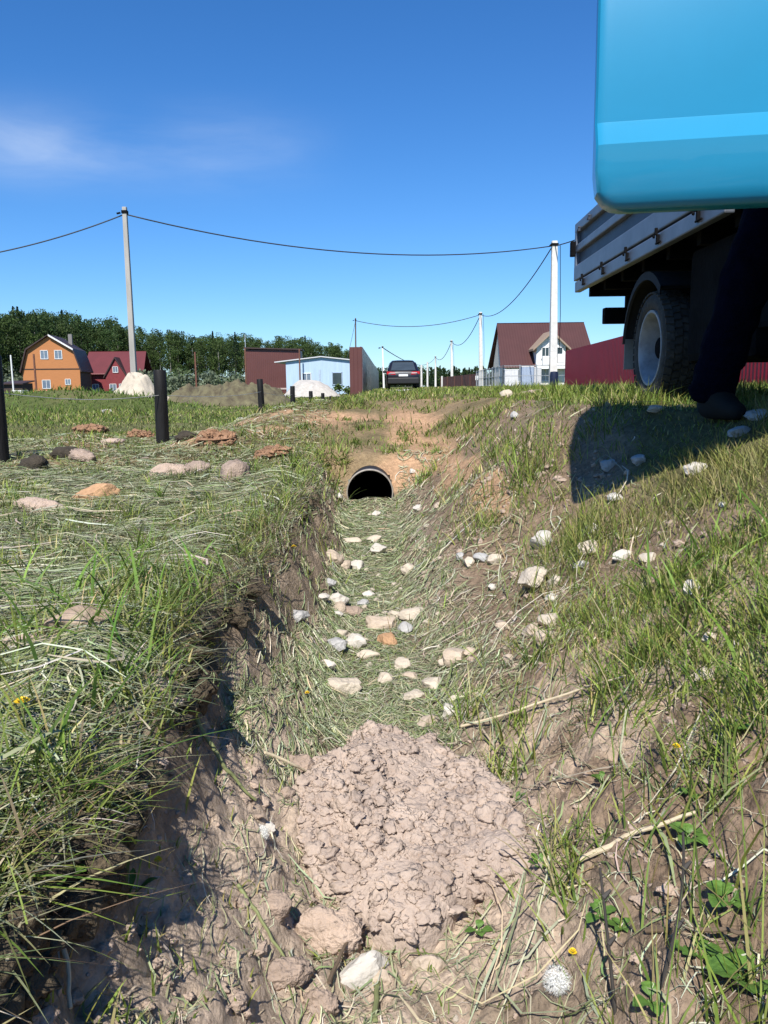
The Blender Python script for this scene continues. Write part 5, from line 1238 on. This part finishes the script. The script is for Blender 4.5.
q = at(554, 384, 42.2); t_ = MB(); t_.lathe([(0, 0), (0, .2), (.3, .22), (.6, .22), (.78, .2), (.8, .0)], 20, 'z'); o = t_.build('barrel', mat('dark_blue_barrel', (.012, .02, .05), .5), loc=(q.x, 42.2, gz(q.x, 42.2)), smooth='auto')
tag(o, 'dark blue barrel at the foot of the nearest concrete pole', 'barrel')
# far brown fence right of the road
t = thing('sheet_fence', 'brown corrugated fence far down the right side of the road', 'fence', (0, 0, 0)); y_ = 108
a_ = at(441, 385, y_+22); c_ = at(479, 385, y_); a_.z = c_.z = -.3
b = MB(); b.prism([a_, c_, c_+Vector((0, 0, 1.95)), a_+Vector((0, 0, 1.7))], (0, .05, 0)); b.build('panel_run', brown_sheet, t)
for k in range(6):
    pp = a_.lerp(c_, k/5); b = MB(); b.box((pp.x, pp.y+.1, pp.z+.9), (.1, .08, 1.8)); b.build('post', rusty, t)

# ------------------------------------------------------------------ power poles and wires
poles = {}
def power_pole(key, px, top, bot, y, label, mbox=0, r=.12, m=conc):
    tp = at(px, top, y); bx_ = at(bot[0], bot[1], y); z0_ = gz(bx_.x, y)
    t = thing('power_pole', label, 'power pole', (bx_.x, y, z0_), 0, 'concrete power poles')
    lean = Vector((tp.x-bx_.x, 0, tp.z-z0_))
    b = MB()
    rot = [Vector((0, 0, -.3)), lean*.5, lean]; s = r*1.35
    vs = []
    for p_, q_ in zip(rot, (s, s*.85, s*.7)):
        vs += [p_+Vector((-q_, -q_, 0)), p_+Vector((q_, -q_, 0)), p_+Vector((q_, q_, 0)), p_+Vector((-q_, q_, 0))]
    fs = [(0, 1, 2, 3), (8, 9, 10, 11)]+[(i*4+k, i*4+(k+1) % 4, i*4+4+(k+1) % 4, i*4+4+k) for i in (0, 1) for k in range(4)]
    b.add(vs, fs); b.build('shaft', m, t, bevel=.03)
    b = MB(); c = lean*.975; b.box(c, (s*1.8, s*1.8, .12)); b.tube([c+Vector((-.15, -s, -.05)), c+Vector((-.3, -s, -.08))], .04, 6); b.build('clamp', chas, t)
    for k in range(mbox):
        b = MB(); zc = lean.z*(.185 if y < 60 else .12)
        b.box((lean.x*.15+(-.42, .38)[k], -.1, zc+(.0 if k == 0 else .1)), (.36, .2, .46)); b.build('meter_box', whitef, t, bevel=.02)
    if mbox:
        b = MB(); b.tube([lean*.97+Vector((.3, 0, 0)), lean*.5+Vector((.25+.1, 0, 0)), lean*.2+Vector((.3, 0, 0))], .018, 5); b.build('service_cable', chas, t)
    poles[key] = Vector((bx_.x, y, z0_))+lean*.965; return t
grey_c = mat('grey_weathered_pole', (.36, .34, .31), .9, var=.2, scale=3, bump=.2, stretch=(1, 1, .2))
power_pole('L', 124.5, 207, (135, 392), 35, 'tall grey pole left, standing behind the pale sand pile', 0, .095, grey_c)
power_pole('R1', 554.5, 241, (553, 380), 43, 'nearest white concrete pole right of the road, with meter boxes', 2, .15)
power_pole('R2', 480.5, 312, (481, 387), 86, 'second white concrete pole right of the road, left of the brown roofed house', 1, .15)
power_pole('R3', 451.5, 340, (452, 387), 134, 'third concrete pole along the road', 1, .16)
power_pole('R4', 435.5, 356, (435.5, 387), 200, 'fourth concrete pole along the road, right of the dark car', 0, .17)
power_pole('N1', 355.5, 318, (356, 387), 88, 'thin brown pole rising behind the brown corrugated fence', 0, .07, mat('brown_pole', (.10, .075, .06), .9))
power_pole('N2', 382.5, 346, (384, 388), 60, 'thin white post left of the dark car', 0, .055, whitef)
for px, tp, y, lab in [(421.5, 365, 80, 'first grey stub post right of the dark car'), (427.5, 362, 110, 'second grey stub post right of the dark car'), (442, 376, 120, 'short grey post just left of the far brown fence')]:
    pole(px, tp, 387, y, .10 if y < 100 else .13, conc, 'marker_post', lab, 'post', 'posts along the road')
def wire(a, c, sag, label, r=.012, name='power_line'):
    b = MB(); q = []
    for k in range(25):
        s = k/24; pnt = a.lerp(c, s); pnt.z -= sag*4*s*(1-s); q.append(pnt-a)
    b.tube(q, r, 5); o = b.build(name, wirem, loc=a, smooth=True); tag(o, label, 'power line', 'power lines')
wirem = mat('black_cable', (.03, .03, .032), .6, var=.1)
wire(poles['L'], poles['R1']+Vector((-.2, 0, 0)), .95, 'long cable from the left pole across the road to the nearest concrete pole', .028)
wl = at(-60, 262, 33); wire(poles['L'], wl, .25, 'cable from the left pole leaving the picture at the left', .026)
wire(poles['R1']+Vector((-.1, 0, 0)), poles['R2'], 1.3, 'cable sagging from the nearest to the second concrete pole', .03)
wr = Vector((poles['R1'].x+1.5, 20, poles['R1'].z)); wire(poles['R1'], wr, .6, 'cable from the nearest concrete pole passing behind the truck bed', .028)
wire(poles['R2'], poles['N1'], .9, 'cable from the second concrete pole to the thin brown pole', .035)
wire(poles['R2'], poles['R3'], 1.6, 'cable from the second to the third concrete pole', .04)
wire(poles['R3'], poles['R4'], 1.6, 'cable from the third to the fourth concrete pole', .05)
wire(poles['N2'], poles['R4'], 1.6, 'faint cable above the dark car to the fourth concrete pole', .035)
wire(poles['N1'], Vector((poles['N1'].x-.6, 74, 1.9)), .2, 'cable from the thin brown pole down to the garage', .02)

# ------------------------------------------------------------------ heaps
def heap(px, y, w, h, m, label, d=None, seed=0, name='heap', cat='heap', rough=.12, fine=.3, shape=1.3, grp=None, skew=0):
    q = at(px, 388, y); z0_ = gz(q.x, y); d = d or w*.8; na, nr = 120, 46
    T = np.linspace(0, 2*np.pi, na, endpoint=False)[None, :]; rho = np.linspace(0, 1, nr)[:, None]
    ro = 1+.14*fbm(np.cos(T)*2, np.sin(T)*2, 1.2, 2, 200+seed)
    xx = rho*ro*np.cos(T)*w/2; yy = rho*ro*np.sin(T)*d/2
    prof_ = (1-rho**shape)*(1-.25*np.exp(-(rho/.25)**2))
    hz = h*prof_*(1+.35*fbm(xx, yy, w*.35, 2, 210+seed)+skew*xx/w)+(1-rho**6)*rough*(fbm(xx, yy, fine, 3, 220+seed)+.4*np.abs(fbm(xx, yy, fine*.4, 2, 230+seed)))
    gzz = H((xx+q.x).ravel(), (yy+y).ravel()).reshape(xx.shape)-z0_
    zz = hz*1.0+gzz*rho-.02-.25*(rho > .995)
    V = np.stack([xx*np.ones_like(zz), yy*np.ones_like(zz), zz], -1).reshape(-1, 3); ii = np.arange(nr*na).reshape(nr, na); nx_ = np.roll(ii, -1, 1)
    Qd = np.stack([ii[:-1], ii[1:], nx_[1:], nx_[:-1]], -1).reshape(-1, 4)
    o = link(name, np_mesh(name, V, quads=Qd), m); o.location = (q.x, y, z0_); tag(o, label, cat, grp); return o
sand = mat('pale_sand', (.46, .40, .31), .95, var=.2, scale=3, bump=.3, bscale=25); gravel = mat('white_gravel', (.44, .41, .37), .95, var=.2, scale=5, bump=.4, bscale=30)
heap(137, 31, 2.3, 1.38, sand, 'pale sand pile at the foot of the tall left pole', 2.4, 1, 'sand_pile', 'sand pile', .10, .35, 1.15)
heap(160, 30.5, 1.7, .5, sand, 'low pale spill of sand right of the sand pile', 1.5, 6, 'sand_pile', 'sand pile', .08, .3, 1.2)
heap(311, 55, 4.2, 1.5, gravel, 'white gravel pile in front of the pale blue cabin', 3.5, 2, 'gravel_pile', 'gravel pile', .05, .4, 1.25)
turf = mat('dug_soil', (.12, .092, .062), .98, var=.45, scale=4, bump=1.0, bscale=9, var2=(.165, .15, .08))
heap(238, 29, 4.4, .92, turf, 'long brown heap of dug up soil and roots in the field', 3.2, 3, 'soil_heap', 'soil heap', .27, .5, 1.5)
heap(196, 31, 3.0, .7, turf, 'lower left shoulder of brown soil beside the long heap', 2.5, 4, 'soil_heap', 'soil heap', .25, .45, 1.5)
heap(399, 30, 1.5, .07, gravel, 'thin white patch of rubble on the road before the dark car', 1.5, 5, 'rubble_patch', 'rubble', .05, .3, 1.4)

# ------------------------------------------------------------------ trees and bushes
leafm = mat_attr('leaves', .6, .25, 0, spec=.2); bark = mat('bark', (.10, .08, .06), .9, var=.3, scale=4); birch = mat('birch_bark', (.55, .53, .50), .8, var=.3, scale=3)
def crown_pts(kind, h, n, rs):
    """leaf clump centres inside a crown of height h standing on z=0"""
    if kind == 'spruce':
        z = h*(.1+.9*rs.uniform(0, 1, n)**1.1); rmax = h*.17*(1-z/h)**.85*(.7+.5*((z/h*9) % 1)); a = rs.uniform(0, 6.283, n); q = rmax*np.sqrt(rs.uniform(.15, 1, n)); return np.stack([q*np.cos(a), q*np.sin(a), z-.15*q], 1)
    nl = 22 if kind == 'birch' else 28; C = []
    for k in range(nl):
        zz = rs.uniform(.34 if kind == 'birch' else .25, .93); wmax = h*(.13 if kind == 'birch' else .2)*math.sin(math.pi*min(1, (zz-.12)/.9))**.7; a = rs.uniform(0, 6.283); q = wmax*rs.uniform(.1, 1)
        C.append((q*math.cos(a), q*math.sin(a), zz*h, h*rs.uniform(.03, .085)))
    C = np.array(C); k = rs.integers(0, nl, n); d = rs.normal(0, 1, (n, 3)); d /= np.linalg.norm(d, axis=1)[:, None]
    return C[k, :3]+d*(C[k, 3]*rs.uniform(.35, 1.05, n)**.5)[:, None]*np.array([1, 1, .85])
def leaf_quads(P, size, C, rs, vert=.0):
    n = len(P); a = rs.normal(0, 1, (n, 3)); a[:, 2] += vert; a /= np.linalg.norm(a, axis=1)[:, None]
    b_ = rs.normal(0, 1, (n, 3)); b_ -= a*(a*b_).sum(1)[:, None]; b_ /= np.linalg.norm(b_, axis=1)[:, None]
    s = (size*rs.uniform(.5, 1.4, n))[:, None]
    V = np.stack([P-a*s, P-b_*s*.6+a*s*.1, P+a*s, P+b_*s*.6-a*s*.1], 1).reshape(-1, 3)
    return V, np.arange(4*n).reshape(-1, 4), np.repeat(C, 4, 0)
class Wood:
    def __init__(s): s.V = []; s.Q = []; s.C = []; s.n = 0
    def add(s, V, Q, C): s.V.append(V); s.Q.append(Q+s.n); s.C.append(C); s.n += len(V)
def trunk_np(x, y, z, h, r, C):
    ang = np.arange(5)/5*6.283; V = np.concatenate([np.stack([x+r*np.cos(ang), y+r*np.sin(ang), 0*ang+z], 1), np.stack([x+.3*r*np.cos(ang), y+.3*r*np.sin(ang), 0*ang+z+h], 1)])
    Q = np.array([(k, (k+1) % 5, 5+(k+1) % 5, 5+k) for k in range(5)]); return V, Q, np.tile(C, (10, 1))
def wood(name, spots, label, nl, seed, tr_p=.5, lsz=.0175):
    rs = np.random.default_rng(seed); w = Wood()
    for (x, y, z, h, kind) in spots:
        P = crown_pts(kind, h, nl, rs); P += np.array([x, y, z])
        base = {'birch': (.060, .095, .026), 'leafy': (.042, .074, .022), 'spruce': (.020, .042, .018)}[kind]
        base = np.array(base)*rs.uniform(.75, 1.25)
        C = base*rs.uniform(.7, 1.35, (len(P), 1))*(1+rs.normal(0, .05, (len(P), 3)))
        w.add(*leaf_quads(P, lsz*h, C, rs))
        w.add(*trunk_np(x, y, z-.5, h*.75, h*.0085, np.array((.42, .40, .37) if kind == 'birch' and rs.uniform() < tr_p else (.06, .05, .04))))
    o = link(name, np_mesh(name, np.concatenate(w.V), np.concatenate(w.Q), None, np.concatenate(w.C), smooth=False), leafm)
    tag(o, label, 'forest', kind='stuff'); return o
TOP = [(-260, 300), (-100, 302), (0, 306), (60, 308), (110, 314), (135, 322), (160, 327), (210, 331), (250, 332), (300, 335), (335, 340), (352, 348), (364, 366)]
def toprow(px): return np.interp(px, [a for a, _ in TOP], [c for _, c in TOP])
sp = []; rs = np.random.default_rng(5)
for k in range(680):
    px = rs.uniform(-330, 366); row = rs.uniform(0, 1); yb = np.interp(px, [-330, 0, 150, 360], [170, 190, 230, 300]); y_ = yb+row*60
    q = at(px, 388, y_); zz = -1.0+row*2.5
    ztop = at(px, toprow(px), y_).z; h = (ztop-zz)*rs.uniform(.82, 1.02)
    if h < 3: continue
    kind = 'birch' if (px > 130 and rs.uniform() < .8) or rs.uniform() < .3 else ('spruce' if rs.uniform() < .22 else 'leafy')
    sp.append((q.x, y_, zz, h, kind))
wood('forest', sp, 'green mixed forest standing behind the houses on the left', 1250, 21, .8, .0115)
sp = []
for k in range(460):
    px = rs.uniform(352, 1500) if k > 260 else rs.uniform(358, 520); y_ = rs.uniform(430, 520); q = at(px, 388, y_); h = (at(px, 368, y_).z+1.5)*rs.uniform(.65, 1.12)
    sp.append((q.x, y_, -1.5, max(6, min(h, 17)), 'spruce' if rs.uniform() < .5 else 'leafy'))
wood('forest', sp, 'low dark line of far trees behind the car and the poles', 320, 22, .2, .04)
def bush(px, y, w, h, tone, label, seed, grp='pale bushes below the forest', n=1500, size=.12, z=None):
    q = at(px, 386, y); z0_ = gz(q.x, y) if z is None else z; rs = np.random.default_rng(seed)
    t = thing('bush', label, 'bush', (q.x, y, z0_), 0, grp)
    nl = 15; C = np.stack([rs.uniform(-.5, .5, nl)*w, rs.uniform(-.4, .4, nl)*w, rs.uniform(.15, .72, nl)*h, rs.uniform(.16, .3, nl)*h], 1)
    C[:, 2] *= 1-.5*(np.abs(C[:, 0])/(w*.5))**2
    k = rs.integers(0, nl, n); d = rs.normal(0, 1, (n, 3)); d /= np.linalg.norm(d, axis=1)[:, None]; P = C[k, :3]+d*(C[k, 3]*rs.uniform(.3, 1.05, n)**.5)[:, None]*np.array([1.3, 1, 1]); P[:, 2] = np.maximum(P[:, 2], .03)
    col_ = np.array(tone)*rs.uniform(.7, 1.35, (n, 1)); V, Q, Cc = leaf_quads(P, size, col_, rs)
    link('foliage', np_mesh('foliage', V, Q, None, Cc, smooth=False), leafm, t)
    b = MB()
    for i in range(6): b.tube([(0, 0, -.1), C[i, :3]*.5, C[i, :3]], [.03, .02, .01], 5)
    b.build('stem', bark, t)
W1 = (.135, .165, .10); W2 = (.10, .14, .06); W3 = (.075, .12, .03)
bush(8, 112, 6, 4.6, W1, 'pale grey green bush above the dark shed at the left edge', 31, size=.2)
bush(150, 105, 5, 3.6, W1, 'pale willow bush right of the tall left pole', 33, size=.2)
bush(168, 112, 6, 4.6, W2, 'darker green bush right of the pale willow bush', 34, size=.2)
bush(184, 100, 4.5, 2.9, W1, 'low pale bush left of the rusty post', 35, size=.2)
bush(207, 102, 5.5, 3.3, W1, 'round pale grey bush right of the rusty post', 36, size=.2)
bush(226, 108, 5, 3.8, W2, 'green bush between the grey bush and the brown shed', 37, size=.2)
bush(238, 96, 3.2, 2.5, W1, 'small pale bush at the corner of the brown shed', 38, size=.17)
bush(88, 38, 3.2, .8, W3, 'low bright green bush on the mound below the red house', 39, 'green bushes on the mound', 1200, .07)
bush(62, 36, 2.6, .65, W3, 'low green bush on the mound below the orange house', 40, 'green bushes on the mound', 1200, .07)
bush(112, 33, 1.7, .5, W3, 'small green bush left of the sand pile', 41, 'green bushes on the mound', 900, .06)
bush(340, 64, 3.0, 1.0, W3, 'green weeds between the gravel pile and the brown fence', 42, 'green bushes on the mound', 900, .09)

# ------------------------------------------------------------------ sun, sky, view
LD = Vector((.17, .90, -1.08)).normalized()
sun = bpy.data.lights.new('sun', 'SUN'); sun.energy = 5.0; sun.angle = R(.53); sun.color = (1, .955, .88)
so = bpy.data.objects.new('sun', sun); COL.objects.link(so); so.rotation_euler = LD.to_track_quat('-Z', 'Y').to_euler(); so.location = (-5, -20, 30)
w = bpy.data.worlds.new('World'); S.world = w; w.use_nodes = True; nt = w.node_tree; N = nt.nodes; L = nt.links; bg = N['Background']
sk_ = N.new('ShaderNodeTexSky'); sk_.sky_type = 'NISHITA'; sk_.sun_disc = False
sk_.sun_elevation = math.asin(-LD.z); sk_.sun_rotation = math.atan2(-LD.x, -LD.y); sk_.air_density = 1.0; sk_.dust_density = .15; sk_.ozone_density = 3.0; sk_.altitude = 150
tc = N.new('ShaderNodeTexCoord'); mp = N.new('ShaderNodeMapping'); mp.inputs['Scale'].default_value = (2.2, 2.2, 9); L.new(tc.outputs['Generated'], mp.inputs[0])
no = N.new('ShaderNodeTexNoise'); no.inputs['Scale'].default_value = 2.4; no.inputs['Detail'].default_value = 7; no.inputs['Roughness'].default_value = .55; no.inputs['Distortion'].default_value = .35; L.new(mp.outputs[0], no.inputs['Vector'])
def cloud(px, py, hw, hv, amp):
    d = ray(px, py).normalized(); a0, e0 = math.atan2(d.x, d.y), math.asin(d.z)
    sx = N.new('ShaderNodeSeparateXYZ'); L.new(tc.outputs['Generated'], sx.inputs[0])
    def mth(op, a, b_=None):
        n_ = N.new('ShaderNodeMath'); n_.operation = op
        for i_, v in enumerate((a, b_)):
            if v is None: continue
            if isinstance(v, (int, float)): n_.inputs[i_].default_value = v
            else: L.new(v, n_.inputs[i_])
        return n_.outputs[0]
    az = mth('ARCTAN2', sx.outputs[0], sx.outputs[1]); el = mth('ARCSINE', sx.outputs[2])
    u_ = mth('DIVIDE', mth('SUBTRACT', az, a0), hw); v_ = mth('DIVIDE', mth('SUBTRACT', el, e0), hv)
    g_ = mth('POWER', 2.718, mth('MULTIPLY', mth('ADD', mth('MULTIPLY', u_, u_), mth('MULTIPLY', v_, v_)), -1.0))
    nz = N.new('ShaderNodeMapRange'); nz.inputs[1].default_value = .28; nz.inputs[2].default_value = .72; L.new(no.outputs['Fac'], nz.inputs[0])
    return mth('MULTIPLY', mth('MULTIPLY', g_, nz.outputs[0]), amp), mth
c1, mth = cloud(40, 146, .10, .034, .33); c2, _ = cloud(225, 150, .09, .035, .22)
tot = mth('ADD', c1, c2)
mx = N.new('ShaderNodeMix'); mx.data_type = 'RGBA'; hs = N.new('ShaderNodeHueSaturation'); hs.inputs['Saturation'].default_value = 1.12; tn = N.new('ShaderNodeMix'); tn.data_type = 'RGBA'; tn.blend_type = 'MULTIPLY'; tn.inputs[0].default_value = 1; tn.inputs[7].default_value = (.70, .92, 1.22, 1); L.new(sk_.outputs[0], tn.inputs[6]); L.new(tn.outputs[2], hs.inputs['Color']); L.new(tot, mx.inputs[0]); L.new(hs.outputs[0], mx.inputs[6]); mx.inputs[7].default_value = (7.5, 8.2, 9.0, 1)
L.new(mx.outputs[2], bg.inputs[0]); bg.inputs[1].default_value = .088
S.view_settings.view_transform = 'Standard'; S.view_settings.look = 'None'; S.view_settings.gamma = 1; S.view_settings.use_curve_mapping = False; S.view_settings.exposure = .5
S.cycles.max_bounces = 6; S.cycles.transparent_max_bounces = 8; S.render.film_transparent = False
